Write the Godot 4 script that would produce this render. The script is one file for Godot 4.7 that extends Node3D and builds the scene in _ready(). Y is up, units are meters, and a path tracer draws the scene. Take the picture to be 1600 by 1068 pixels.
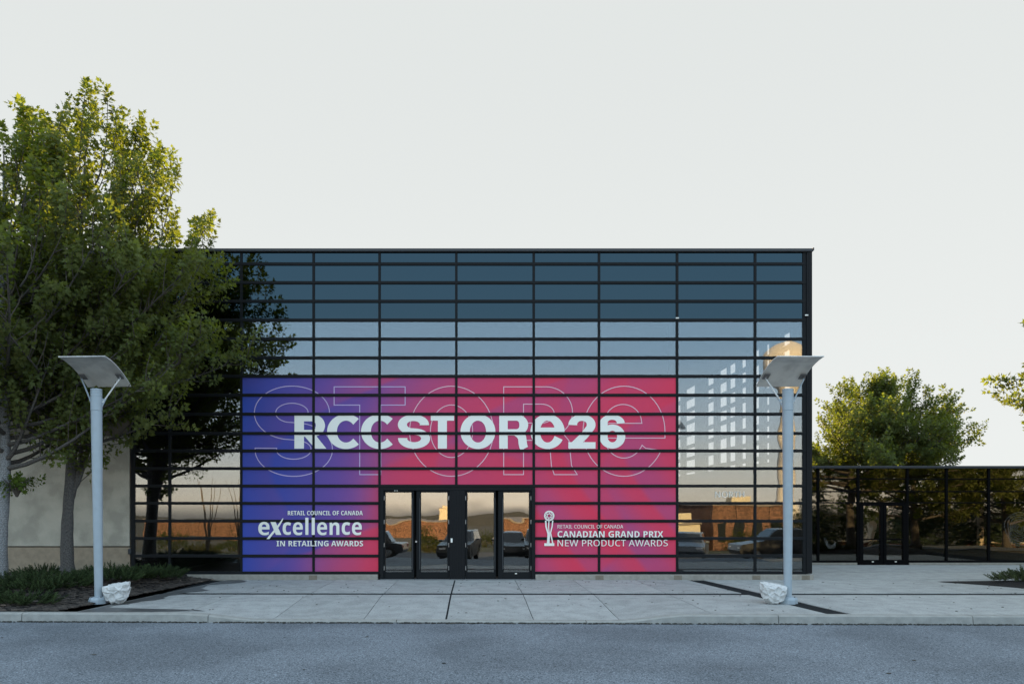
extends Node3D

const EXPO := 3.2
const KP := 65.3          # drawing units per metre on the glass front
var rng := RandomNumberGenerator.new()
var M := {}
var used := {}
var leaf_meshes: Array = []
var sprig_mesh: ArrayMesh
var needle_mesh: ArrayMesh

# ---------------------------------------------------------------- mesh helper
class MB:
	var v := PackedVector3Array()
	var n := PackedVector3Array()
	var uv := PackedVector2Array()
	func tri(a: Vector3, b: Vector3, c: Vector3, out: Vector3, ua := Vector2.ZERO, ub := Vector2.ZERO, uc := Vector2.ZERO) -> void:
		var g := (b - a).cross(c - a)
		if g.length_squared() < 1e-16:
			return
		g = g.normalized()
		if g.dot(out) > 0.0:
			v.append(a); v.append(c); v.append(b)
			uv.append(ua); uv.append(uc); uv.append(ub)
			n.append(g); n.append(g); n.append(g)
		else:
			v.append(a); v.append(b); v.append(c)
			uv.append(ua); uv.append(ub); uv.append(uc)
			n.append(-g); n.append(-g); n.append(-g)
	func quad(a: Vector3, b: Vector3, c: Vector3, d: Vector3, out: Vector3) -> void:
		tri(a, b, c, out)
		tri(a, c, d, out)
	func stri(a: Vector3, na: Vector3, b: Vector3, nb: Vector3, c: Vector3, nc: Vector3) -> void:
		var g := (b - a).cross(c - a)
		uv.append(Vector2.ZERO); uv.append(Vector2.ZERO); uv.append(Vector2.ZERO)
		if g.dot(na + nb + nc) > 0.0:
			v.append(a); v.append(c); v.append(b)
			n.append(na); n.append(nc); n.append(nb)
		else:
			v.append(a); v.append(b); v.append(c)
			n.append(na); n.append(nb); n.append(nc)
	func box(c: Vector3, s: Vector3, bev := 0.0, bs := Basis()) -> void:
		var h := s * 0.5
		if bev <= 0.0:
			for ax in 3:
				for sg in [-1.0, 1.0]:
					var o := Vector3.ZERO
					o[ax] = sg
					var u := Vector3.ZERO
					u[(ax + 1) % 3] = h[(ax + 1) % 3]
					var w := Vector3.ZERO
					w[(ax + 2) % 3] = h[(ax + 2) % 3]
					var m: Vector3 = o * h[ax]
					quad(c + bs * (m - u - w), c + bs * (m + u - w), c + bs * (m + u + w), c + bs * (m - u + w), bs * o)
			return
		var b: float = minf(bev, minf(h.x, minf(h.y, h.z)) * 0.9)
		var p := func(sx: float, sy: float, sz: float, ax: int) -> Vector3:
			var q := Vector3(sx * (h.x - b), sy * (h.y - b), sz * (h.z - b))
			q[ax] = [sx, sy, sz][ax] * h[ax]
			return c + bs * q
		for ax in 3:
			for sg in [-1.0, 1.0]:
				var cs: Array = []
				for k in [[-1.0, -1.0], [1.0, -1.0], [1.0, 1.0], [-1.0, 1.0]]:
					var t := [0.0, 0.0, 0.0]
					t[ax] = sg
					t[(ax + 1) % 3] = k[0]
					t[(ax + 2) % 3] = k[1]
					cs.append(p.call(t[0], t[1], t[2], ax))
				var o2 := Vector3.ZERO
				o2[ax] = sg
				quad(cs[0], cs[1], cs[2], cs[3], bs * o2)
		for ax in 3:
			var a1 := (ax + 1) % 3
			var a2 := (ax + 2) % 3
			for s1 in [-1.0, 1.0]:
				for s2 in [-1.0, 1.0]:
					var t0 := [0.0, 0.0, 0.0]
					t0[a1] = s1
					t0[a2] = s2
					t0[ax] = -1.0
					var t1 := t0.duplicate()
					t1[ax] = 1.0
					var o3 := Vector3.ZERO
					o3[a1] = s1
					o3[a2] = s2
					quad(p.call(t0[0], t0[1], t0[2], a1), p.call(t1[0], t1[1], t1[2], a1), p.call(t1[0], t1[1], t1[2], a2), p.call(t0[0], t0[1], t0[2], a2), bs * o3)
		for sx in [-1.0, 1.0]:
			for sy in [-1.0, 1.0]:
				for sz in [-1.0, 1.0]:
					tri(p.call(sx, sy, sz, 0), p.call(sx, sy, sz, 1), p.call(sx, sy, sz, 2), bs * Vector3(sx, sy, sz))
	func span(x0: float, x1: float, y0: float, y1: float, z0: float, z1: float, bev := 0.0) -> void:
		box(Vector3((x0 + x1) / 2, (y0 + y1) / 2, (z0 + z1) / 2), Vector3(absf(x1 - x0), absf(y1 - y0), absf(z1 - z0)), bev)
	func tube(pts: Array, rad: Array, sides: int, cap := true, rough := 0.0, sd := 0.0) -> void:
		var rings: Array = []
		var norms: Array = []
		var ref := Vector3(0.31, 0.12, 0.94)
		for i in pts.size():
			var d: Vector3
			if i == 0:
				d = pts[1] - pts[0]
			elif i == pts.size() - 1:
				d = pts[i] - pts[i - 1]
			else:
				d = pts[i + 1] - pts[i - 1]
			d = d.normalized()
			if absf(d.dot(ref)) > 0.97:
				ref = Vector3(0.94, 0.12, -0.31)
			var a := (ref - d * ref.dot(d)).normalized()
			var b := d.cross(a)
			var rg: Array = []
			var ng: Array = []
			for k in sides:
				var th := TAU * k / sides
				var o := a * cos(th) + b * sin(th)
				var rr: float = rad[i]
				if rough > 0.0:
					rr *= 1.0 + rough * sin(th * 3.0 + i * 1.7 + sd) * cos(th * 5.0 - i * 0.9 + sd)
				rg.append(pts[i] + o * rr)
				ng.append(o)
			rings.append(rg)
			norms.append(ng)
		for i in pts.size() - 1:
			for k in sides:
				var k2 := (k + 1) % sides
				stri(rings[i][k], norms[i][k], rings[i][k2], norms[i][k2], rings[i + 1][k2], norms[i + 1][k2])
				stri(rings[i][k], norms[i][k], rings[i + 1][k2], norms[i + 1][k2], rings[i + 1][k], norms[i + 1][k])
		if cap:
			for e in [0, pts.size() - 1]:
				var od: Vector3 = (pts[0] - pts[1]) if e == 0 else (pts[e] - pts[e - 1])
				for k in sides:
					tri(pts[e], rings[e][k], rings[e][(k + 1) % sides], od)
	func lathe(at: Vector3, prof: Array, sides: int, flat := false) -> void:   # prof: Vector2(radius, height)
		for i in prof.size() - 1:
			var p: Vector2 = prof[i]
			var q: Vector2 = prof[i + 1]
			var sl := Vector2(q.y - p.y, p.x - q.x).normalized()
			for k in sides:
				var t0 := TAU * (k + 0.5) / sides
				var t1 := TAU * (k + 1.5) / sides
				var d0 := Vector3(cos(t0), 0, sin(t0))
				var d1 := Vector3(cos(t1), 0, sin(t1))
				var n0 := d0 * sl.x + Vector3.UP * sl.y
				var n1 := d1 * sl.x + Vector3.UP * sl.y
				var a := at + d0 * p.x + Vector3.UP * p.y
				var b := at + d1 * p.x + Vector3.UP * p.y
				var c := at + d1 * q.x + Vector3.UP * q.y
				var d := at + d0 * q.x + Vector3.UP * q.y
				if flat:
					quad(a, b, c, d, n0 + n1)
				else:
					stri(a, n0, b, n1, c, n1)
					stri(a, n0, c, n1, d, n0)
	func mesh() -> ArrayMesh:
		var arr := []
		arr.resize(Mesh.ARRAY_MAX)
		arr[Mesh.ARRAY_VERTEX] = v
		arr[Mesh.ARRAY_NORMAL] = n
		arr[Mesh.ARRAY_TEX_UV] = uv
		var m := ArrayMesh.new()
		if v.size() > 0:
			m.add_surface_from_arrays(Mesh.PRIMITIVE_TRIANGLES, arr)
		return m

# ---------------------------------------------------------------- naming helpers
func numbered(called: String) -> String:
	var k: int = used.get(called, -1) + 1
	used[called] = k
	return called if k == 0 else "%s_%03d" % [called, k]

func tag(o: Node, label: String, category: String, group := "") -> Node:
	o.set_meta("label", label)
	o.set_meta("category", category)
	if group != "":
		o.set_meta("group", group)
	return o

func thing(called: String, label: String, category: String, at := Vector3.ZERO, turn := 0.0, group := "") -> Node3D:
	var o := Node3D.new()
	o.name = numbered(called)
	add_child(o)
	o.position = at
	o.rotation.y = turn
	tag(o, label, category, group)
	return o

func obj(called: String, m: Mesh, material: Material, parent: Node, at := Vector3.ZERO) -> MeshInstance3D:
	var o := MeshInstance3D.new()
	if parent == self:
		o.name = numbered(called)
	else:
		var key := "%d/%s" % [parent.get_instance_id(), called]
		var k: int = used.get(key, -1) + 1
		used[key] = k
		o.name = called if k == 0 else "%s_%03d" % [called, k]
	o.mesh = m
	o.material_override = material
	o.position = at
	parent.add_child(o, true)
	return o

func struct(called: String, m: Mesh, material: Material) -> MeshInstance3D:
	var o := obj(called, m, material, self)
	o.set_meta("kind", "structure")
	return o

func many(called: String, m: Mesh, material: Material, parent: Node, places: Array, tints: Array) -> MultiMeshInstance3D:
	var mm := MultiMesh.new()
	mm.transform_format = MultiMesh.TRANSFORM_3D
	mm.use_colors = tints.size() > 0
	mm.mesh = m
	mm.instance_count = places.size()
	for i in places.size():
		mm.set_instance_transform(i, places[i])
		if tints.size() > 0:
			mm.set_instance_color(i, tints[i])
	var o := MultiMeshInstance3D.new()
	if parent == self:
		o.name = numbered(called)
	else:
		var key := "%d/%s" % [parent.get_instance_id(), called]
		var k: int = used.get(key, -1) + 1
		used[key] = k
		o.name = called if k == 0 else "%s_%03d" % [called, k]
	o.multimesh = mm
	o.material_override = material
	o.set_meta("kind", "stuff")
	parent.add_child(o, true)
	return o

# ---------------------------------------------------------------- materials
func lin(r: float, g: float, b: float, a := 1.0) -> Color:
	var c := Color(r, g, b).linear_to_srgb()
	c.a = a
	return c

func mat(called: String, c: Color, rough := 0.8, metal := 0.0, spec := 0.5) -> StandardMaterial3D:
	var m := StandardMaterial3D.new()
	m.resource_name = called
	m.albedo_color = c
	m.roughness = rough
	m.metallic = metal
	m.metallic_specular = spec
	M[called] = m
	return m

func noise_tex(sd: int, freq: float, octaves: int, stops: Array, size := 512, kind := FastNoiseLite.TYPE_SIMPLEX_SMOOTH) -> NoiseTexture2D:
	var f := FastNoiseLite.new()
	f.seed = sd
	f.frequency = freq
	f.noise_type = kind
	f.fractal_type = FastNoiseLite.FRACTAL_FBM if octaves > 1 else FastNoiseLite.FRACTAL_NONE
	f.fractal_octaves = octaves
	var t := NoiseTexture2D.new()
	t.width = size
	t.height = size
	t.seamless = true
	t.noise = f
	var g := Gradient.new()
	var offs := PackedFloat32Array()
	var cols := PackedColorArray()
	for s in stops:
		offs.append(s[0])
		cols.append(s[1])
	g.offsets = offs
	g.colors = cols
	t.color_ramp = g
	return t

func grey(a: float) -> Color:
	return Color(a, a, a)

func dress(m: StandardMaterial3D, tex: Texture2D, scale: float, detail: Texture2D = null, dscale := 0.1, bump: Texture2D = null, bscale := 0.5) -> StandardMaterial3D:
	m.uv1_triplanar = true
	m.uv1_world_triplanar = true
	m.uv1_scale = Vector3.ONE * scale
	m.albedo_texture = tex
	if detail:
		m.detail_enabled = true
		m.detail_albedo = detail
		m.detail_blend_mode = BaseMaterial3D.BLEND_MODE_MUL
		m.detail_uv_layer = BaseMaterial3D.DETAIL_UV_2
		m.uv2_triplanar = true
		m.uv2_world_triplanar = true
		m.uv2_scale = Vector3.ONE * dscale
	if bump:
		m.heightmap_enabled = true
		m.heightmap_texture = bump
		m.heightmap_scale = bscale
	return m

func speckle(sd: int, lo: int, hi: int, dark: float, light: float) -> ImageTexture:
	var r := RandomNumberGenerator.new()
	r.seed = sd
	var px := PackedByteArray()
	px.resize(1024 * 1024)
	for i in px.size():
		var q := r.randf()
		if q < dark:
			px[i] = int(lo * 0.55)
		elif q > 1.0 - light:
			px[i] = 255
		else:
			px[i] = lo + int((hi - lo) * 0.8 * r.randf())
	return ImageTexture.create_from_image(Image.create_from_data(1024, 1024, false, Image.FORMAT_L8, px))

func make_materials() -> void:
	var W := Color(1, 1, 1)
	var fine := noise_tex(3, 0.22, 2, [[0.0, grey(0.45)], [0.35, grey(0.72)], [0.6, grey(0.92)], [0.8, W], [1.0, W]], 1024)
	var fine_b := noise_tex(4, 0.2, 2, [[0.0, Color.BLACK], [1.0, W]], 1024)
	var broad := noise_tex(5, 0.012, 4, [[0.25, grey(0.88)], [0.5, grey(0.95)], [0.75, W]], 512)
	var blotch := noise_tex(6, 0.012, 5, [[0.2, grey(0.91)], [0.5, grey(0.96)], [0.8, W]], 1024)
	var specks := noise_tex(7, 0.16, 3, [[0.0, grey(0.55)], [0.12, grey(0.72)], [0.2, grey(0.92)], [0.6, grey(0.97)], [1.0, W]], 1024)
	var chips := noise_tex(8, 0.09, 3, [[0.0, grey(0.25)], [0.4, grey(0.55)], [0.6, grey(0.8)], [1.0, W]], 512)
	var bark_t := noise_tex(9, 0.05, 5, [[0.2, grey(0.5)], [0.42, grey(0.72)], [0.6, grey(0.9)], [0.85, W]], 512)

	var grain := speckle(41, 142, 255, 0.04, 0.05)
	var soft_grain := speckle(42, 214, 255, 0.004, 0.0)
	dress(mat("asphalt", lin(0.355, 0.395, 0.435), 0.92, 0.0, 0.25), grain, 0.105, broad, 0.06)
	dress(mat("old_asphalt", lin(0.16, 0.165, 0.17), 0.92, 0.0, 0.3), fine, 0.4, broad, 0.03)
	dress(mat("filler", lin(0.016, 0.019, 0.022), 0.9, 0.0, 0.3), fine, 0.8)
	for k in 4:
		var t: float = [1.0, 0.94, 1.03, 0.97][k]
		var sm := dress(mat("slab%d" % k, lin(0.485 * t, 0.49 * t, 0.468 * t), 0.9, 0.0, 0.3), soft_grain, 0.085, blotch, 0.16 + 0.02 * k)
		sm.uv2_offset = Vector3(k * 0.37, k * 0.21, k * 0.13)
	dress(mat("kerb", lin(0.37, 0.365, 0.335), 0.9, 0.0, 0.35), specks, 0.5, blotch, 0.4, fine_b, 0.3)
	dress(mat("wet", lin(0.10, 0.10, 0.10), 0.42, 0.0, 0.5), specks, 0.45, blotch, 0.3)
	dress(mat("plinth", lin(0.36, 0.33, 0.28), 0.9), specks, 0.6, blotch, 0.5)
	dress(mat("plinth_stain", lin(0.24, 0.20, 0.15), 0.9), specks, 0.6, blotch, 0.5)
	dress(mat("precast", lin(0.72, 0.66, 0.53), 0.9), fine, 0.6, broad, 0.25)
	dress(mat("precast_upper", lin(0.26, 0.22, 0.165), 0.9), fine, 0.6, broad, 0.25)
	dress(mat("precast_base", lin(0.38, 0.30, 0.21), 0.9), specks, 0.5, blotch, 0.45)
	dress(mat("mulch", lin(0.035, 0.027, 0.022), 0.95), chips, 1.2, blotch, 0.5, fine_b, 2.0)
	dress(mat("field", lin(0.16, 0.14, 0.08), 0.95), chips, 0.2, broad, 0.02)
	dress(mat("verge", lin(0.10, 0.12, 0.045), 0.95), chips, 0.5, broad, 0.04)
	mat("chip", lin(0.5, 0.5, 0.5), 0.95).vertex_color_use_as_albedo = true
	M.chip.albedo_color = Color(1, 1, 1)

	mat("frame", lin(0.010, 0.011, 0.012), 0.55, 0.0, 0.25)
	mat("annex_frame", lin(0.005, 0.005, 0.0055), 0.5, 0.0, 0.12)
	mat("frame_side", lin(0.012, 0.0125, 0.0135), 0.55, 0.0, 0.25)
	mat("cap", lin(0.05, 0.052, 0.055), 0.5, 0.0, 0.3)
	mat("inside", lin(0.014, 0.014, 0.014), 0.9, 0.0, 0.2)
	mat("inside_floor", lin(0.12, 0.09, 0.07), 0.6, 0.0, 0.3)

	var clear := Image.create(4, 4, false, Image.FORMAT_RGBA8)
	clear.fill(Color(1, 1, 1, 1))
	var ct := ImageTexture.create_from_image(clear)
	var wave := NoiseTexture2D.new()
	wave.width = 256
	wave.height = 256
	wave.seamless = true
	wave.as_normal_map = true
	wave.bump_strength = 8.0
	var wn := FastNoiseLite.new()
	wn.seed = 90
	wn.frequency = 0.012
	wn.fractal_octaves = 2
	wave.noise = wn
	# coated glass: a mirror film that lets part of the light through
	for g in [["glass", [0.50, 0.52, 0.525], 0.24], ["door_glass", [0.50, 0.48, 0.45], 0.42], ["annex_glass", [0.185, 0.18, 0.165], 0.66]]:
		var m := mat(g[0], lin(g[1][0], g[1][1], g[1][2], g[2]), 0.0, 1.0)
		m.albedo_texture = ct
		m.transparency = BaseMaterial3D.TRANSPARENCY_ALPHA
		m.normal_enabled = true
		m.normal_texture = wave
		m.normal_scale = 0.006 if g[0] != "door_glass" else 0.012
		m.uv1_triplanar = true
		m.uv1_world_triplanar = true
		m.uv1_scale = Vector3(0.21, 0.33, 0.21)
	mat("spandrel", lin(0.042, 0.060, 0.068), 0.0, 1.0)
	var cg := mat("clear_glass", Color(1, 1, 1, 0.03), 0.0)
	cg.transparency = BaseMaterial3D.TRANSPARENCY_ALPHA

	mat("white_vinyl", lin(0.82, 0.80, 0.72), 0.5)
	mat("line_vinyl", lin(0.50, 0.40, 0.60), 0.5)
	mat("line_vinyl_warm", lin(0.72, 0.44, 0.50), 0.5)
	mat("etched", lin(0.92, 0.92, 0.86, 0.34), 0.6).transparency = BaseMaterial3D.TRANSPARENCY_ALPHA
	mat("etched_faint", lin(0.42, 0.42, 0.40, 0.22), 0.6).transparency = BaseMaterial3D.TRANSPARENCY_ALPHA
	mat("steel", lin(0.45, 0.45, 0.45), 0.35, 0.9)
	mat("pole", lin(0.33, 0.385, 0.42), 0.45, 0.0, 0.5)
	dress(M.pole, noise_tex(12, 0.02, 4, [[0.2, grey(0.97)], [0.6, W]], 256), 0.7)
	mat("reflector", lin(0.76, 0.755, 0.72), 0.5)
	M.reflector.backlight_enabled = true
	M.reflector.backlight = Color(0.62, 0.62, 0.62)
	dress(M.reflector, noise_tex(13, 0.015, 4, [[0.2, grey(0.88)], [0.6, W]], 256), 0.6)
	mat("bracket", lin(0.14, 0.14, 0.14), 0.6)
	mat("white_stone", lin(0.62, 0.62, 0.60), 0.75)
	dress(M.white_stone, noise_tex(14, 0.03, 4, [[0.15, grey(0.82)], [0.5, W]], 256), 1.0)
	dress(mat("boulder", lin(0.30, 0.27, 0.22), 0.95), specks, 1.0)

	var bark := dress(mat("bark", lin(0.17, 0.155, 0.14), 0.95), bark_t, 1.4, null, 1.0, bark_t, 1.5)
	bark.uv1_scale = Vector3(3.0, 0.7, 3.0)
	var bark2 := dress(mat("pale_bark", lin(0.38, 0.38, 0.375), 0.9), bark_t, 1.4, null, 1.0, bark_t, 1.0)
	bark2.uv1_scale = Vector3(2.0, 1.2, 2.0)
	mat("twig", lin(0.10, 0.085, 0.07), 0.9)
	dress(mat("limb", lin(0.15, 0.135, 0.12), 0.95), bark_t, 1.4)
	var lf := mat("leaf", Color(1, 1, 1), 0.6, 0.0, 0.22)
	lf.vertex_color_use_as_albedo = true
	lf.backlight_enabled = true
	lf.backlight = Color(1.06, 1.08, 0.48)
	lf.cull_mode = BaseMaterial3D.CULL_DISABLED
	var nd := mat("needle", Color(1, 1, 1), 0.7, 0.0, 0.3)
	nd.vertex_color_use_as_albedo = true
	nd.cull_mode = BaseMaterial3D.CULL_DISABLED

	var brick := Image.create(256, 256, false, Image.FORMAT_RGB8)
	var br := RandomNumberGenerator.new()
	br.seed = 77
	for row in 32:
		for col in 16:
			var tt := br.randf_range(0.75, 1.1)
			brick.fill_rect(Rect2i(col * 16 + (8 if row % 2 else 0) - 8, row * 8, 15, 7), Color(0.54 * tt, 0.40 * tt, 0.33 * tt))
	dress(mat("brick", Color(1, 1, 1), 0.9), ImageTexture.create_from_image(brick), 0.28)
	mat("cream_wall", lin(0.62, 0.55, 0.42), 0.9)
	mat("grey_roof", lin(0.25, 0.22, 0.20), 0.9)
	mat("dark_glass", lin(0.02, 0.025, 0.03), 0.1)
	mat("tower_paint", lin(0.70, 0.64, 0.58), 0.6)
	mat("wood_pole", lin(0.18, 0.14, 0.10), 0.9)
	mat("warm_post", lin(0.55, 0.46, 0.34), 0.8)
	mat("tyre", lin(0.02, 0.02, 0.02), 0.9)
	mat("chrome", lin(0.6, 0.6, 0.6), 0.25, 1.0)
	mat("lamp_glass", lin(0.75, 0.75, 0.75), 0.1)
	mat("tail_red", lin(0.35, 0.02, 0.02), 0.2)
	mat("print", Color(1, 1, 1), 0.65, 0.0, 0.22)
	M.print.albedo_texture = print_texture()

# the printed film: blue to violet to red with soft overlapping sweeps
func print_texture() -> ImageTexture:
	var w := 768
	var h := 348
	var im := Image.create(w, h, false, Image.FORMAT_RGB8)
	var stops := [[0.0, Color8(46, 82, 174)], [0.14, Color8(86, 80, 154)], [0.27, Color8(112, 80, 150)], [0.40, Color8(150, 82, 136)], [0.55, Color8(186, 76, 114)], [0.72, Color8(208, 70, 98)], [1.0, Color8(224, 60, 82)]]
	var kn := [Vector2(0, 0.03), Vector2(0.1, 0.14), Vector2(0.2, 0.25), Vector2(0.27, 0.34), Vector2(0.34, 0.46), Vector2(0.42, 0.55), Vector2(0.6, 0.62), Vector2(0.8, 0.68), Vector2(1.001, 0.74)]
	for y in h:
		for x in w:
			var u := float(x) / w
			var t := float(y) / h
			var s := 0.02
			for k in kn.size() - 1:
				if u >= kn[k].x:
					s = lerpf(kn[k].y, kn[k + 1].y, (u - kn[k].x) / (kn[k + 1].x - kn[k].x))
			# lower left corner is bluer, the top left edge is violet
			s += 0.10 * exp(-pow((u - 0.0) / 0.06, 2.0)) * exp(-pow(t / 0.10, 2.0))
			# sweeps over the left half: long diagonal arcs
			var a := 0.92 - t + 0.22 * sin(u * 4.2 + 0.5)
			var b1 := u * 1.25 + t * 0.55
			var f1 := fposmod(b1 * 2.1 + 0.35 * sin(t * 5.0), 1.0)
			s += 0.15 * (smoothstep(0.0, 0.9, f1) * (1.0 - smoothstep(0.93, 1.0, f1)) - 0.45) * (0.5 + 0.5 * smoothstep(0.05, 0.4, u))
			s += 0.10 * smoothstep(0.45, 1.0, t) * smoothstep(0.06, 0.3, u) * (1.0 - smoothstep(0.4, 0.6, u))
			# red sweep under the title
			var arc := 0.52 - 0.16 * sin(clampf((u - 0.28) / 0.42, 0.0, 1.0) * PI) + 0.05 * (1.0 - u)
			if u > 0.25 and u < 0.72:
				s += 0.13 * smoothstep(arc, arc + 0.05, t + 0.06) * smoothstep(0.25, 0.34, u) * (1.0 - smoothstep(0.64, 0.72, u))
			# red foot at the lower left
			var foot := 0.92 - 0.16 * smoothstep(0.08, 0.34, u)
			s += 0.20 * smoothstep(foot - 0.01, foot + 0.015, t) * (1.0 - smoothstep(0.40, 0.45, u)) * smoothstep(0.0, 0.2, u)
			# ribs on the right half
			var rr := (u - 0.66) * 1.0 + 0.10 * sin(t * 3.2 + 0.6) - 0.06 * t
			var f2 := fposmod(rr * 7.2, 1.0)
			var rib := (smoothstep(0.0, 0.16, f2) - smoothstep(0.35, 1.0, f2))
			s += smoothstep(0.62, 0.68, u) * (-0.24 * rib + 0.11) * (0.35 + 0.65 * smoothstep(0.1, 0.7, t))
			s = clampf(s, 0.0, 1.0)
			var c: Color = stops[0][1]
			for k in stops.size() - 1:
				if s >= stops[k][0]:
					c = stops[k][1].lerp(stops[k + 1][1], (s - stops[k][0]) / (stops[k + 1][0] - stops[k][0]))
			im.set_pixel(x, y, c)
	return ImageTexture.create_from_image(im)

# ---------------------------------------------------------------- sky
func sky_material() -> PanoramaSkyMaterial:
	var w := 512
	var h := 256
	var im := Image.create(w, h, false, Image.FORMAT_RGBF)
	var az := deg_to_rad(-6.0)
	var front := Vector3(sin(az), 0.0, -cos(az))
	var el := [-90.0, -0.01, 0.0, 3.0, 6.0, 12.0, 20.0, 45.0, 90.0]
	var back := [Vector3(0.6, 0.56, 0.5), Vector3(1.0, 0.9, 0.75), Vector3(2.35, 2.0, 1.52), Vector3(2.10, 2.05, 1.82), Vector3(1.60, 1.84, 1.98), Vector3(0.95, 1.42, 1.86), Vector3(0.86, 1.33, 1.80), Vector3(1.15, 1.55, 1.98), Vector3(1.40, 1.72, 2.05)]
	for y in h:
		var th := PI * (y + 0.5) / h
		var e := 90.0 - rad_to_deg(th)
		var b := Vector3.ZERO
		for k in el.size() - 1:
			if e >= el[k]:
				b = back[k].lerp(back[k + 1], clampf((e - el[k]) / (el[k + 1] - el[k]), 0.0, 1.0))
		for x in w:
			var ph := TAU * ((x + 0.5) / w - 0.5)
			var d := Vector3(-sin(th) * sin(ph), cos(th), sin(th) * cos(ph))
			var s := d.dot(front)
			var f := Vector3(0.765, 0.795, 0.785).lerp(Vector3(0.85, 0.875, 0.86), 1.0 - smoothstep(0.0, 0.6, maxf(d.y, 0.0)))
			if e < 0.0:
				f = Vector3(0.45, 0.43, 0.4)
			var c := f.lerp(b, smoothstep(0.2, 0.8, 0.5 - 0.5 * s)) / EXPO
			im.set_pixel(x, y, Color(c.x, c.y, c.z))
	var m := PanoramaSkyMaterial.new()
	m.panorama = ImageTexture.create_from_image(im)
	return m

# ---------------------------------------------------------------- ground shape
func kerb_z(x: float) -> float:
	return 5.60 + 0.02 * x

func drop(x: float) -> float:      # 1 where the kerb is lowered for the entrance
	return smoothstep(-4.7, -3.4, x) * (1.0 - smoothstep(2.3, 3.4, x))

func pav(x: float, z: float) -> float:
	return -0.105 * drop(x) * smoothstep(2.9, kerb_z(x), z)

func lot_y(z: float) -> float:
	if z < 9.0:
		return -0.14
	if z < 25.0:
		return -0.14 - 0.078 * (z - 9.0)
	if z < 60.0:
		return -1.388 - 0.0416 * (z - 25.0)
	if z < 160.0:
		return -2.843 - 0.0236 * (z - 60.0)
	return -5.2

func sheet(x0: float, x1: float, zs: Array, lift: float) -> ArrayMesh:
	var b := MB.new()
	for i in zs.size() - 1:
		var ya := lot_y(zs[i]) + lift
		var yb := lot_y(zs[i + 1]) + lift
		b.quad(Vector3(x0, ya, zs[i]), Vector3(x1, ya, zs[i]), Vector3(x1, yb, zs[i + 1]), Vector3(x0, yb, zs[i + 1]), Vector3.UP)
	return b.mesh()

func slab_mesh(c: Array, thick: float, cx: float, cz: float, nx := 5, nz := 5) -> ArrayMesh:
	# c: four corners (x,z) in order x0z0, x1z0, x1z1, x0z1
	var b := MB.new()
	var P := func(i: int, j: int, dy: float) -> Vector3:
		var u := float(i) / nx
		var w := float(j) / nz
		var p: Vector2 = c[0].lerp(c[1], u).lerp(c[3].lerp(c[2], u), w)
		return Vector3(p.x - cx, pav(p.x, p.y) + dy, p.y - cz)
	for i in nx:
		for j in nz:
			b.quad(P.call(i, j, 0.0), P.call(i + 1, j, 0.0), P.call(i + 1, j + 1, 0.0), P.call(i, j + 1, 0.0), Vector3.UP)
	for i in nx:
		b.quad(P.call(i, 0, 0.0), P.call(i + 1, 0, 0.0), P.call(i + 1, 0, -thick), P.call(i, 0, -thick), Vector3(0, 0, -1))
		b.quad(P.call(i, nz, 0.0), P.call(i + 1, nz, 0.0), P.call(i + 1, nz, -thick), P.call(i, nz, -thick), Vector3(0, 0, 1))
	for j in nz:
		b.quad(P.call(0, j, 0.0), P.call(0, j + 1, 0.0), P.call(0, j + 1, -thick), P.call(0, j, -thick), Vector3(-1, 0, 0))
		b.quad(P.call(nx, j, 0.0), P.call(nx, j + 1, 0.0), P.call(nx, j + 1, -thick), P.call(nx, j, -thick), Vector3(1, 0, 0))
	return b.mesh()

func bed_x(z: float) -> float:      # edge of the planting bed at the left
	return -6.25 - 0.125 * z

func bed_h(x: float, z: float) -> float:
	var e := clampf((bed_x(z) - 0.05 - x) / 1.1, 0.0, 1.0)
	var f := clampf((kerb_z(x) - 0.1 - z) / 1.6, 0.0, 1.0)
	var hh := smoothstep(0.0, 1.0, e) * smoothstep(0.0, 1.0, f)
	return 0.015 + hh * (0.17 + 0.10 * exp(-pow((x + 8.4) / 1.5, 2.0)) * exp(-pow((z - 2.0) / 1.2, 2.0)) + 0.02 * sin(x * 3.1) * sin(z * 2.7))

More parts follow.
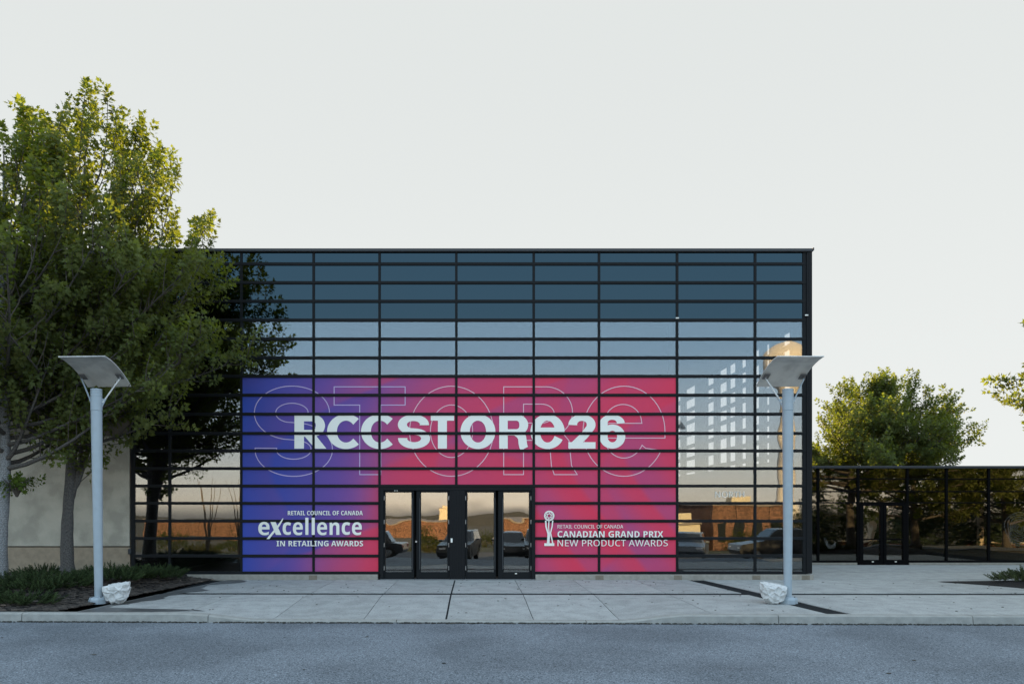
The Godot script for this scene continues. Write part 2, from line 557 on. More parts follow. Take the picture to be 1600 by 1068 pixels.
func build_ground() -> void:
	var far_z := [-250.0, -30.0, 5.0, 9.0, 25.0, 60.0, 160.0, 500.0]
	struct("ground", sheet(-400, 400, far_z, -0.02), M.field)
	var road := MB.new()
	for i in 24:
		var xa := -60.0 + 5.0 * i
		var xb := xa + 5.0
		for s in [[kerb_z(xa) - 0.1, kerb_z(xb) - 0.1, 9.0, 9.0], [9.0, 9.0, 13.0, 13.0]]:
			road.quad(Vector3(xa, lot_y(s[0]), s[0]), Vector3(xb, lot_y(s[1]), s[1]), Vector3(xb, lot_y(s[3]), s[3]), Vector3(xa, lot_y(s[2]), s[2]), Vector3.UP)
	struct("road", road.mesh(), M.asphalt)
	struct("parking_lot", sheet(-60, 60, [13.02, 25.0, 44.0], 0.004), M.old_asphalt)
	struct("grass_verge", sheet(-90, 90, [44.0, 58.0], 0.02), M.verge)
	# pavement: dark bed that shows in the joints, with each slab on it
	var base := MB.new()
	var xs := []
	for i in 45:
		xs.append(-6.3 + 0.55 * i)
	for i in xs.size() - 1:
		for j in 11:
			var za := -0.3 + 0.585 * j
			var zb := za + 0.585
			var q := func(x: float, z: float) -> Vector3:
				var zz: float = minf(z, kerb_z(x) - 0.15)
				var xx: float = maxf(x, bed_x(zz) + 0.02)
				return Vector3(xx, pav(xx, zz) - 0.012, zz)
			base.quad(q.call(xs[i], za), q.call(xs[i + 1], za), q.call(xs[i + 1], zb), q.call(xs[i], zb), Vector3.UP)
	base.quad(Vector3(8.0, -0.012, -4.6), Vector3(18, -0.012, -4.6), Vector3(18, -0.012, -0.3), Vector3(8.0, -0.012, -0.3), Vector3.UP)
	var pavement := struct("pavement", base.mesh(), M.filler)
	var joints := [-5.95, -4.72, -3.29, -1.807, -0.46, 0.965, 2.36, 3.85, 5.15]
	var n := 0
	for i in joints.size() - 1:
		for r in 2:
			var gl := 0.016 if i == 4 else 0.006
			var gr := 0.016 if i == 3 else 0.006
			var z0: float = [0.02, 2.97][r]
			var z1: float = [2.67, 99.0][r]
			var x0: float = joints[i] + gl
			var x1: float = joints[i + 1] - gr
			var c := [Vector2(x0, z0 + 0.008 * x0), Vector2(x1, z0 + 0.008 * x1), Vector2(x1, minf(z1, kerb_z(x1) - 0.165) + (0.008 * x1 if r == 0 else 0.0)), Vector2(x0, minf(z1, kerb_z(x0) - 0.165) + (0.008 * x0 if r == 0 else 0.0))]
			if r == 0:
				c[0].y = 0.02
				c[1].y = 0.02
			if i == 0:
				c[0].x = bed_x(c[0].y) + 0.36
				c[3].x = bed_x(c[3].y) + 0.36
			if i == joints.size() - 2:
				c[1].x = 5.06 + 0.115 * c[1].y - 0.0
				c[2].x = 5.06 + 0.115 * c[2].y - 0.0
			var cx := (x0 + x1) / 2
			var o := obj("slab", slab_mesh(c, 0.05, cx, 3.0), M["slab%d" % ((n * 7 + i) % 4)], pavement, Vector3(cx, 0, 3.0))
			n += 1
	# to the right of the dark strip, and back towards the low wing
	var j2 := [5.55, 7.05, 8.52, 10.2, 12.0, 14.0, 16.5]
	for i in j2.size() - 1:
		for r in 4:
			var z0: float = [-4.42, -1.92, 0.03, 3.02][r]
			var z1: float = [-1.98, -0.04, 2.72, 99.0][r]
			var x0: float = j2[i] + 0.004
			var x1: float = j2[i + 1] - 0.004
			if r < 2 and x1 < 8.6:
				continue
			if r < 2 and i == 2:
				x0 = 8.11
			var c := [Vector2(x0, z0), Vector2(x1, z0), Vector2(x1, minf(z1, kerb_z(x1) - 0.165)), Vector2(x0, minf(z1, kerb_z(x0) - 0.165))]
			if i == 0 and r > 1:
				c[0].x = 5.46 + 0.115 * c[0].y
				c[3].x = 5.46 + 0.115 * c[3].y
			var cx := (x0 + x1) / 2
			obj("slab", slab_mesh(c, 0.05, cx, 0.0, 3, 3), M["slab%d" % ((n * 5 + r) % 4)], pavement, Vector3(cx, 0, 0))
			n += 1
	# kerb stones
	var kerb := Node3D.new()
	kerb.name = "kerb"
	kerb.set_meta("kind", "structure")
	add_child(kerb)
	for i in 14:
		var xa := -22.6 + 3.05 * i
		var b := MB.new()
		var rows := []
		for k in 9:
			var x := xa + (3.05 - 0.012) * k / 8.0
			var z := kerb_z(x)
			var top := pav(x, z) + 0.004
			var hgt := top + 0.16
			rows.append([Vector3(x, top, z - 0.158), Vector3(x, top - 0.002, z - 0.03), Vector3(x, top - minf(0.022, hgt * 0.3), z), Vector3(x, -0.25, z + 0.015)])
		for k in 8:
			for e in 3:
				b.quad(rows[k][e], rows[k + 1][e], rows[k + 1][e + 1], rows[k][e + 1], [Vector3.UP, Vector3(0, 1, 1), Vector3(0, 0, 1)][e])
		for k in [0, 8]:
			var od := Vector3(-1, 0, 0) if k == 0 else Vector3(1, 0, 0)
			b.quad(rows[k][0], rows[k][1], rows[k][2], rows[k][3], od)
			b.tri(rows[k][0], rows[k][3], Vector3(rows[k][0].x, -0.25, rows[k][0].z), od)
		obj("kerb_stone", b.mesh(), M.kerb, kerb)
	# grit and moss gathered in the gutter
	var places := []
	var tints := []
	for i in 1500:
		var x := rng.randf_range(-10.5, 10.5)
		var near := absf(rng.randfn(0.0, 0.022))
		var sc := rng.randf_range(0.006, 0.017)
		places.append(Transform3D(Basis(Vector3(rng.randf(), rng.randf(), rng.randf() + 0.1).normalized(), rng.randf() * 6.0).scaled(Vector3(sc * 1.5, sc, sc)), Vector3(x, -0.136, kerb_z(x) + 0.02 + near)))
		var t := rng.randf_range(0.02, 0.06)
		tints.append(Color(t, t * 0.95, t * 0.8))
	var grit := many("gutter_grit", unit_chip(), M.chip, self, places, tints)
	tag(grit, "dark grit and dirt gathered along the foot of the kerb", "dirt")
	# specks and dead leaves on the pavement
	places = []
	tints = []
	for i in 200:
		var x := rng.randf_range(-5.5, 11.5)
		var z := rng.randf_range(0.1, 5.3)
		var sc := rng.randf_range(0.004, 0.012)
		places.append(Transform3D(Basis(Vector3.UP, rng.randf() * 6.0).scaled(Vector3(sc * 1.6, sc * 0.4, sc)), Vector3(x, pav(x, z) + 0.006, z)))
		var t := rng.randf_range(0.03, 0.16)
		tints.append(Color(t, t * 0.9, t * 0.75))
	tag(many("pavement_litter", unit_chip(), M.chip, self, places, tints), "small dark specks of litter scattered over the pale pavement", "litter")
	places = []
	tints = []
	for i in 13:
		var x := rng.randf_range(-7.0, 7.0)
		var z := rng.randf_range(5.9, 9.4)
		var sc := rng.randf_range(0.005, 0.015)
		places.append(Transform3D(Basis(Vector3.UP, rng.randf() * 6.0).scaled(Vector3(sc * 1.7, sc * 0.3, sc)), Vector3(x, lot_y(z) + 0.006, z)))
		var t := rng.randf_range(0.02, 0.08)
		tints.append(Color(t, t * 0.9, t * 0.7))
	tag(many("road_litter", unit_chip(), M.chip, self, places, tints), "few dark leaf scraps and grit lying on the asphalt road", "litter")
	# water stains on the pavement by the bed: thin damp sheets with a ragged edge
	var wet := MB.new()
	var zz := []
	for k in 60:
		zz.append(0.05 + 5.3 * k / 59.0)
	for k in 59:
		var e0 := wet_edge(zz[k])
		var e1 := wet_edge(zz[k + 1])
		for s in 4:
			var a := s / 4.0
			var c := (s + 1) / 4.0
			var f := func(z: float, e: float, t: float) -> Vector3:
				var x := lerpf(bed_x(z) + 0.40, e, t)
				return Vector3(x, pav(x, z) + 0.004, z)
			wet.quad(f.call(zz[k], e0, a), f.call(zz[k], e0, c), f.call(zz[k + 1], e1, c), f.call(zz[k + 1], e1, a), Vector3.UP)
	struct("wet_patch", wet.mesh(), M.wet)
	# planting bed at the left
	var bed := MB.new()
	var nx := 44
	var nz := 26
	var g := func(i: int, j: int) -> Vector3:
		var z0 := -0.2 + j * (5.62) / nz
		var u := float(i) / nx
		var x := lerpf(-24.0, bed_x(z0), 1.0 - pow(1.0 - u, 1.8))
		var z: float = minf(z0, kerb_z(x) - 0.16)
		return Vector3(x, bed_h(x, z), z)
	for i in nx:
		for j in nz:
			bed.quad(g.call(i, j), g.call(i + 1, j), g.call(i + 1, j + 1), g.call(i, j + 1), Vector3.UP)
	struct("planting_bed", bed.mesh(), M.mulch)
	places = []
	tints = []
	for i in 5200:
		var z := rng.randf_range(0.05, 5.3)
		var x := bed_x(z) - pow(rng.randf(), 1.3) * 6.0 + 0.05
		var sc := rng.randf_range(0.012, 0.035)
		places.append(Transform3D(Basis(Vector3(rng.randf() - 0.5, rng.randf() + 0.4, rng.randf() - 0.5).normalized(), rng.randf() * 6.0).scaled(Vector3(sc * 1.8, sc * 0.5, sc * 0.7)), Vector3(x, bed_h(x, minf(z, kerb_z(x) - 0.16)) + 0.008, z)))
		var t := rng.randf_range(0.018, 0.075) * (3.0 if rng.randf() < 0.02 else 1.0)
		tints.append(Color(t, t * 0.78, t * 0.62))
	tag(many("mulch_chips", unit_chip(), M.chip, self, places, tints), "dark wood chip mulch spread over the left planting bed", "mulch")
	# small bed at the right edge
	var bed2 := MB.new()
	var prev := []
	for k in 13:
		var t := k / 12.0
		var row := []
		for s in 7:
			var q := s / 6.0
			var x := lerpf(10.7 + 1.1 * t + 0.25 * sin(t * PI), 17.0, q)
			var z := lerpf(0.55, 2.5, t) - 0.5 * q * (1.0 - t)
			row.append(Vector3(x, 0.012 + 0.13 * smoothstep(0.0, 0.25, q) * sin(clampf(t, 0.02, 0.98) * PI), z))
		if k > 0:
			for s in 6:
				bed2.quad(prev[s], prev[s + 1], row[s + 1], row[s], Vector3.UP)
		prev = row
	struct("planting_bed_right", bed2.mesh(), M.mulch)

func wet_edge(z: float) -> float:
	var x := bed_x(z) + 0.5 + 0.55 * exp(-pow((z - 0.55) / 0.45, 2.0)) + 0.75 * exp(-pow((z - 2.3) / 0.5, 2.0)) * 0.6
	x += 1.9 * exp(-pow((z - 5.15) / 0.22, 2.0)) + 0.30 * exp(-pow((z - 3.6) / 0.7, 2.0))
	return x + 0.05 * sin(z * 9.0) + 0.03 * sin(z * 23.0 + 1.0)

func unit_chip() -> ArrayMesh:
	if not M.has("chip_mesh"):
		var b := MB.new()
		b.box(Vector3.ZERO, Vector3.ONE * 2.0, 0.4)
		M["chip_mesh"] = b.mesh()
	return M["chip_mesh"]

# ---------------------------------------------------------------- the glass hall
const XB := [-8.165, -7.29, -5.574, -3.844, -2.266, -0.429, 1.424, 2.986, 4.855, 6.723, 7.902]
const YB := [7.856, 7.545, 7.097, 6.653, 6.202, 5.751, 5.302, 4.861, 4.410, 3.957, 3.496, 3.078, 2.657, 2.239, 1.826, 1.400, 0.985, 0.567, 0.161]

func fx(x: float) -> float:
	return (x - 741.0) / KP

func fy(y: float) -> float:
	return 1.7 + (794.0 - y) / KP

func build_hall() -> void:
	var hall := thing("glass_hall", "tall black framed glass hall with rows of wide panes and a coloured printed film", "building")
	var U0 := XB[2]
	var U1 := XB[8]
	for i in 10:
		for r in 18:
			if (i == 4 or i == 5) and r >= 13:
				continue
			var x0: float = XB[i] + 0.012
			var x1: float = XB[i + 1] - 0.012
			var y1: float = YB[r] - 0.012
			var y0: float = YB[r + 1] + 0.012
			var printed := i >= 2 and i <= 7 and r >= 7
			var b := MB.new()
			var cx := (x0 + x1) / 2
			var cy := (y0 + y1) / 2
			if printed:
				var hx := (x1 - x0) / 2
				var hy := (y1 - y0) / 2
				var uvf := func(px: float, py: float) -> Vector2:
					return Vector2((px + cx - U0) / (U1 - U0), 1.0 - (py + cy - YB[18]) / (YB[7] - YB[18]))
				var A := Vector3(-hx, -hy, 0)
				var B := Vector3(hx, -hy, 0)
				var C := Vector3(hx, hy, 0)
				var D := Vector3(-hx, hy, 0)
				b.tri(A, B, C, Vector3(0, 0, 1), uvf.call(A.x, A.y), uvf.call(B.x, B.y), uvf.call(C.x, C.y))
				b.tri(A, C, D, Vector3(0, 0, 1), uvf.call(A.x, A.y), uvf.call(C.x, C.y), uvf.call(D.x, D.y))
				var k := Vector3(0, 0, -0.02)
				b.quad(A + k, B + k, C + k, D + k, Vector3(0, 0, -1))
				b.quad(A, B, B + k, A + k, Vector3(0, -1, 0))
				b.quad(C, D, D + k, C + k, Vector3(0, 1, 0))
				b.quad(A, D, D + k, A + k, Vector3(-1, 0, 0))
				b.quad(B, C, C + k, B + k, Vector3(1, 0, 0))
				obj("printed_pane", b.mesh(), M.print, hall, Vector3(cx, cy, 0))
			else:
				b.box(Vector3(0, 0, -0.01), Vector3(x1 - x0, y1 - y0, 0.016))
				var o := obj("spandrel_pane" if r < 4 else "pane", b.mesh(), M.spandrel if r < 4 else M.glass, hall, Vector3(cx, cy, -0.002))
				o.rotation = Vector3(rng.randfn(0, 0.0011), rng.randfn(0, 0.0008), 0)
	for i in 11:
		var b := MB.new()
		var foot := 0.128
		if i == 5:
			foot = YB[13] + 0.02
		var hw := 0.030
		if i == 0 or i == 10:
			hw = 0.045
		b.span(-hw, hw, foot, 7.83, -0.10, 0.019, 0.004)
		obj("mullion", b.mesh(), M.frame, hall, Vector3(XB[i], 0, 0))
	for r in 19:
		if r == 0:
			continue
		var segs := [[XB[0] - 0.04, XB[10] + 0.04]]
		if r > 13:
			segs = [[XB[0] - 0.04, XB[4] - 0.02], [XB[6] + 0.02, XB[10] + 0.04]]
		for s in segs:
			var b := MB.new()
			var hh := 0.035
			b.span(s[0], s[1], -hh, hh, -0.09, 0.025, 0.005)
			obj("transom", b.mesh(), M.frame, hall, Vector3(0, YB[r], 0))
	# little screw caps where the frame members cross, as on the real grid
	var pb := MB.new()
	pb.span(-8.24, 8.085, 7.825, 7.897, -0.30, 0.07, 0.006)
	obj("parapet_cap", pb.mesh(), M.cap, hall)
	var cp := MB.new()
	cp.span(8.07, 8.105, 7.845, 7.912, -0.30, 0.078, 0.006)
	obj("parapet_end", cp.mesh(), M.cap, hall)
	var po := MB.new()
	po.span(7.94, 8.07, 0.15, 7.822, -0.13, 0.045, 0.006)
	po.span(7.99, 8.00, 0.16, 7.79, 0.04, 0.052)
	obj("corner_post", po.mesh(), M.frame_side, hall)
	for s in [[-8.2, XB[4] - 0.035], [XB[6] + 0.03, 8.09]]:
		var b := MB.new()
		b.span(s[0], s[1], -0.2, 0.128, -0.25, 0.075, 0.01)
		obj("plinth", b.mesh(), M.plinth, hall)
	# rust brown stain pads under the mullions
	for i in [3, 7, 8, 9, 10]:
		var b := MB.new()
		b.span(XB[i] - 0.10, XB[i] + 0.10, -0.02, 0.128 - 0.012, 0.060, 0.079, 0.006)
		obj("plinth_pad", b.mesh(), M.plinth_stain, hall)
	# shell
	var f := MB.new()
	f.span(-8.2, 8.0, -0.2, 0.02, -14.0, -0.12)
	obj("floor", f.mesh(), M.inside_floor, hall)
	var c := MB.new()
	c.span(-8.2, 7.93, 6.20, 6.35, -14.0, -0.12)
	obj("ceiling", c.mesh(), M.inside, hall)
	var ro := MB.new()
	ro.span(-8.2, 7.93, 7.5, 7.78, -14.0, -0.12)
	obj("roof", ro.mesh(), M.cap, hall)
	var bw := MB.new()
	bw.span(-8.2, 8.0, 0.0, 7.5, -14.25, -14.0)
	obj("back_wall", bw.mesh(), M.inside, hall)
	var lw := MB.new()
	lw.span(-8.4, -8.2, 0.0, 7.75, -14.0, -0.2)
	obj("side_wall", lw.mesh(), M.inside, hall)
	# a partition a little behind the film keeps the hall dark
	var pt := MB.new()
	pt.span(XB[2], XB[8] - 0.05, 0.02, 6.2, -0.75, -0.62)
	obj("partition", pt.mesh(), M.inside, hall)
	# east wall: solid below, ladder of small windows above
	var ops := [[0.9, 1.42], [2.15, 2.5], [2.84, 3.3], [3.8, 4.3], [4.64, 5.3], [5.38, 6.2], [6.6, 7.4], [8.6, 9.9], [10.4, 11.2]]
	var lo := 2.95
	var b0 := MB.new()
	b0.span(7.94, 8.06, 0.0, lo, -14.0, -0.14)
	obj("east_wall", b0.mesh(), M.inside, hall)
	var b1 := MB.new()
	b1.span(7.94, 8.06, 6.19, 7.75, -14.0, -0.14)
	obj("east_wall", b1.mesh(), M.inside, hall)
	var prev := 0.14
	for o in ops + [[14.0, 14.0]]:
		var b := MB.new()
		b.span(7.95, 8.05, lo, 6.19, -o[0], -prev)
		obj("east_pier", b.mesh(), M.inside, hall)
		prev = o[1]
		if o[0] > 13.0:
			break
		for k in 7:
			var y := 6.19 - 0.33 - 0.45 * k
			var br := MB.new()
			br.span(7.955, 8.045, y - 0.12, y, -o[1], -o[0])
			obj("east_bar", br.mesh(), M.inside, hall)
		var gp := MB.new()
		gp.span(7.995, 8.005, lo, 6.19, -o[1], -o[0])
		obj("east_pane", gp.mesh(), M.clear_glass, hall)
	for q in [[1057.5, 497.5], [1259.0, 493.0]]:
		var cb := MB.new()
		cb.box(Vector3(fx(q[0]), fy(q[1]), 0.052), Vector3(0.075, 0.03, 0.012), 0.003)
		obj("white_clip", cb.mesh(), M.white_vinyl, hall)
	build_doors(hall)
	# small floodlight on the sill at the left
	var fl := thing("sill_floodlight", "small dark floodlight lying at the foot of the left glass bays", "floodlight", Vector3(fx(268), 0.128, 0.16))
	var fb := MB.new()
	fb.box(Vector3(0, 0.045, 0), Vector3(0.26, 0.07, 0.10), 0.012)
	obj("housing", fb.mesh(), M.frame_side, fl)
	var fs := MB.new()
	fs.box(Vector3(0, 0.005, 0), Vector3(0.10, 0.03, 0.06), 0.005)
	obj("stand", fs.mesh(), M.bracket, fl)

func build_doors(hall: Node3D) -> void:
	var top := fy(761.5)
	var fr := MB.new()
	fr.span(fx(594.5), fx(600), 0.0, top, -0.12, 0.08, 0.005)
	fr.span(fx(830), fx(836), 0.0, top, -0.12, 0.08, 0.005)
	fr.span(fx(600), fx(830), fy(766), top, -0.12, 0.075, 0.005)
	obj("door_frame", fr.mesh(), M.frame, hall)
	var cp := MB.new()
	cp.span(fx(702), fx(727), 0.0, fy(766), -0.12, 0.070, 0.004)
	for k in 5:
		var x := lerpf(fx(704), fx(725), k / 4.0)
		cp.span(x - 0.018, x + 0.018, 0.01, fy(767), 0.06, 0.082, 0.004)
	obj("door_pier", cp.mesh(), M.frame_side, hall)
	var th := MB.new()
	th.span(fx(594.5), fx(836), -0.05, 0.018, -0.14, 0.11, 0.006)
	obj("threshold", th.mesh(), M.bracket, hall)
	var lv := [[600.0, 647.5, 601.0, 643.0, -1], [650.5, 702.0, 656.5, 699.0, 1], [727.0, 775.0, 729.0, 771.5, -1], [778.0, 830.0, 785.5, 826.5, 1]]
	for l in lv:
		var x0 := fx(l[0]) + 0.006
		var x1 := fx(l[1]) - 0.006
		var g0 := fx(l[2]) + 0.02
		var g1 := fx(l[3])
		var gt := fy(769)
		var gb := fy(893)
		var yb := 0.022
		var yt := fy(766) - 0.008
		var b := MB.new()
		b.span(x0, g0, yb, yt, -0.05, 0.045, 0.004)
		b.span(g1, x1, yb, yt, -0.05, 0.045, 0.004)
		b.span(g0, g1, gt, yt, -0.05, 0.043, 0.004)
		b.span(g0, g1, yb, gb, -0.05, 0.043, 0.004)
		var door := obj("door", b.mesh(), M.frame, hall)
		var g := MB.new()
		g.span(g0, g1, gb, gt, -0.012, 0.0)
		var go := obj("door_pane", g.mesh(), M.door_glass, door)
		# hinges on the outer side, pull handle by the meeting stile
		var hx := x0 + 0.004 if l[4] < 0 else x1 - 0.004
		for hy in [0.28, 0.83, 1.38, 1.95]:
			var hb := MB.new()
			hb.box(Vector3(hx, hy, 0.052), Vector3(0.014, 0.10, 0.018), 0.003)
			obj("hinge", hb.mesh(), M.steel, door)
		var px := g1 + 0.025 if l[4] < 0 else g0 - 0.025
		var h := MB.new()
		h.tube([Vector3(px, 0.25, 0.085), Vector3(px, 1.95, 0.085)], [0.011, 0.011], 8)
		for yy in [0.4, 1.1, 1.8]:
			h.tube([Vector3(px, yy, 0.04), Vector3(px, yy, 0.085)], [0.008, 0.008], 6)
		obj("pull_bar", h.mesh(), M.cap, door)
	var lk := MB.new()
	lk.tube([Vector3(fx(650.5), fy(845.5), 0.03), Vector3(fx(650.5), fy(845.5), 0.06)], [0.022, 0.022], 12)
	obj("lock_cylinder", lk.mesh(), M.steel, hall)
	var cr := MB.new()
	cr.box(Vector3(fx(705.8), fy(843.5), 0.09), Vector3(0.045, 0.10, 0.02), 0.005)
	obj("card_reader", cr.mesh(), M.white_vinyl, hall)
	for q in [617.5, 621.0]:
		var s := MB.new()
		s.box(Vector3(fx(q), fy(766.3), 0.078), Vector3(0.022, 0.016, 0.012), 0.003)
		obj("closer_screw", s.mesh(), M.white_vinyl, hall)
	var st := MB.new()
	st.box(Vector3(fx(806), fy(895.3), 0.046), Vector3(0.05, 0.02, 0.004))
	obj("door_sticker", st.mesh(), M.white_vinyl, hall)

# ---------------------------------------------------------------- lettering
func ribbon(b: MB, pts: Array, w: float, z: float, closed := false, w2 := 0.0) -> void:
	var ed := edges(pts, w, closed, w2)
	var L: Array = ed[0]
	var R: Array = ed[1]
	var cnt := pts.size() if closed else pts.size() - 1
	for i in cnt:
		var j := (i + 1) % pts.size()
		b.quad(Vector3(L[i].x, L[i].y, z), Vector3(L[j].x, L[j].y, z), Vector3(R[j].x, R[j].y, z), Vector3(R[i].x, R[i].y, z), Vector3(0, 0, 1))

func edges(pts: Array, w: float, closed := false, w2 := 0.0) -> Array:
	var L := []
	var R := []
	var m := pts.size()
	for i in m:
		var a: Vector2 = pts[(i - 1 + m) % m] if (closed or i > 0) else pts[i]
		var c: Vector2 = pts[(i + 1) % m] if (closed or i < m - 1) else pts[i]
		var p: Vector2 = pts[i]
		var d1 := (p - a).normalized() if a != p else (c - p).normalized()
		var d2 := (c - p).normalized() if c != p else d1
		var n1 := Vector2(-d1.y, d1.x)
		var n2 := Vector2(-d2.y, d2.x)
		var nn := (n1 + n2)
		nn = nn.normalized() if nn.length() > 0.01 else n1
		var ww := w
		if w2 > 0.0:
			ww = lerpf(w, w2, absf(nn.x) * absf(nn.x))
		var k := ww * 0.5 / maxf(nn.dot(n1), 0.5)
		L.append(p + nn * k)
		R.append(p - nn * k)
	return [L, R]

func arc(cx: float, cy: float, rx: float, ry: float, a0: float, a1: float, steps := 28) -> Array:
	var o := []
	for i in steps + 1:
		var t := deg_to_rad(lerpf(a0, a1, float(i) / steps))
		o.append(Vector2(cx + rx * cos(t), cy + ry * sin(t)))
	return o

func s_path(w: float, hx: float, hy: float) -> Array:     # centre line of an S one unit high
	var ry := (1.0 - 2.0 * hy) / 4.0
	var rx := w / 2.0 - hx
	var o := arc(w / 2 - 0.01, 1.0 - hy - ry, rx * 0.96, ry, -4, 255, 34)
	var p := arc(w / 2 + 0.01, hy + ry, rx, ry, 75, -184, 34)
	return o + p

func glyph(ch: String, w: float) -> Array:      # list of strokes: [points, width where level, width where upright]
	var hx := 0.137
	var hy := 0.094
	match ch:
		"C":
			return [[arc(w * 0.56, 0.5, w * 0.56 - hx, 0.51 - hy, 44, 316, 44), 0.19, 0.29]]
		"O":
			return [[arc(w / 2, 0.5, w / 2 - hx, 0.51 - hy, 0, 360, 52), 0.19, 0.275]]
		"S":
			return [[s_path(w, hx, hy), 0.19, 0.275]]
		"T":
			return [[[Vector2(0, 1 - 0.09), Vector2(w, 1 - 0.09)], 0.18, 0.18], [[Vector2(w / 2, 0), Vector2(w / 2, 0.825)], 0.265, 0.265]]
		"R":
			var bowl := [Vector2(0.2, 0.9)] + arc(w - 0.137 - 0.225 - 0.03, 0.675, 0.225, 0.225, 90, -90, 20) + [Vector2(0.2, 0.45)]
			return [[[Vector2(0.14, 0), Vector2(0.14, 1)], 0.28, 0.28], [bowl, 0.2, 0.27], [[Vector2(0.30, 0.36), Vector2(0.62, 0.40), Vector2(w + 0.01, 0.0), Vector2(0.61, 0.0)], 0.0, 0.0]]
		"Q":   # the second R, with a stepped leg
			var bowl2 := [Vector2(0.2, 0.91)] + arc(w - 0.125 - 0.215 - 0.01, 0.695, 0.215, 0.215, 90, -90, 20) + [Vector2(0.2, 0.48)]
			var leg := [Vector2(w * 0.60, 0.47), Vector2(w - 0.26, 0.41), Vector2(w - 0.185, 0.33), Vector2(w - 0.165, 0.16), Vector2(w - 0.145, 0.06), Vector2(w - 0.115, 0.0)]
			return [[[Vector2(0.125, 0), Vector2(0.125, 1)], 0.25, 0.25], [bowl2, 0.18, 0.26], [leg, 0.2, 0.25]]
		"e":
			return [[arc(w / 2, 0.5, w / 2 - hx, 0.51 - hy, 0, 334, 48), 0.19, 0.28], [[Vector2(0.12, 0.545), Vector2(w - 0.004, 0.545)], 0.15, 0.15]]
		"2":
			var p := arc(w / 2, 0.70, w / 2 - 0.13, 0.21, 182, -28, 24)
			p.append(Vector2(w * 0.58, 0.38))
			p.append(Vector2(0.16, 0.09))
			return [[p, 0.19, 0.26], [[Vector2(0.0, 0.095), Vector2(w, 0.095)], 0.19, 0.19]]
		"6":
			return [[arc(w / 2, 0.355, w / 2 - 0.12, 0.262, 0, 360, 44), 0.185, 0.24], [arc(w / 2 - 0.005, 0.735, w / 2 - 0.13, 0.188, 2, 180, 26) + [Vector2(0.125, 0.62), Vector2(0.12, 0.36)], 0.15, 0.24]]
	return []

func place_pts(pts: Array, ox: float, oy: float, s: float) -> Array:
	var o := []
	for p in pts:
		o.append(Vector2(ox + p.x * s, oy + p.y * s))
	return o

func text(parent: Node3D, what: String, bold: bool, x0: float, x1: float, y0: float, y1: float, called := "text_line", material: Material = null, z := 0.0262) -> MeshInstance3D:
	var f := SystemFont.new()
	f.font_names = PackedStringArray(["Droid Sans"])
	f.font_weight = 700 if bold else 400
	var t := TextMesh.new()
	t.font = f
	t.text = what
	t.font_size = 64
	t.pixel_size = 0.01
	t.depth = 0.01
	t.curve_step = 1.0
	var bb := t.get_aabb()
	var o := obj(called, t, material if material else M.white_vinyl, parent)
	var sx := (x1 - x0) / bb.size.x
	var sy := (y1 - y0) / bb.size.y
	o.scale = Vector3(sx, sy, 0.3)
	o.position = Vector3(x0 - bb.position.x * sx, y0 - bb.position.y * sy, z)
	return o

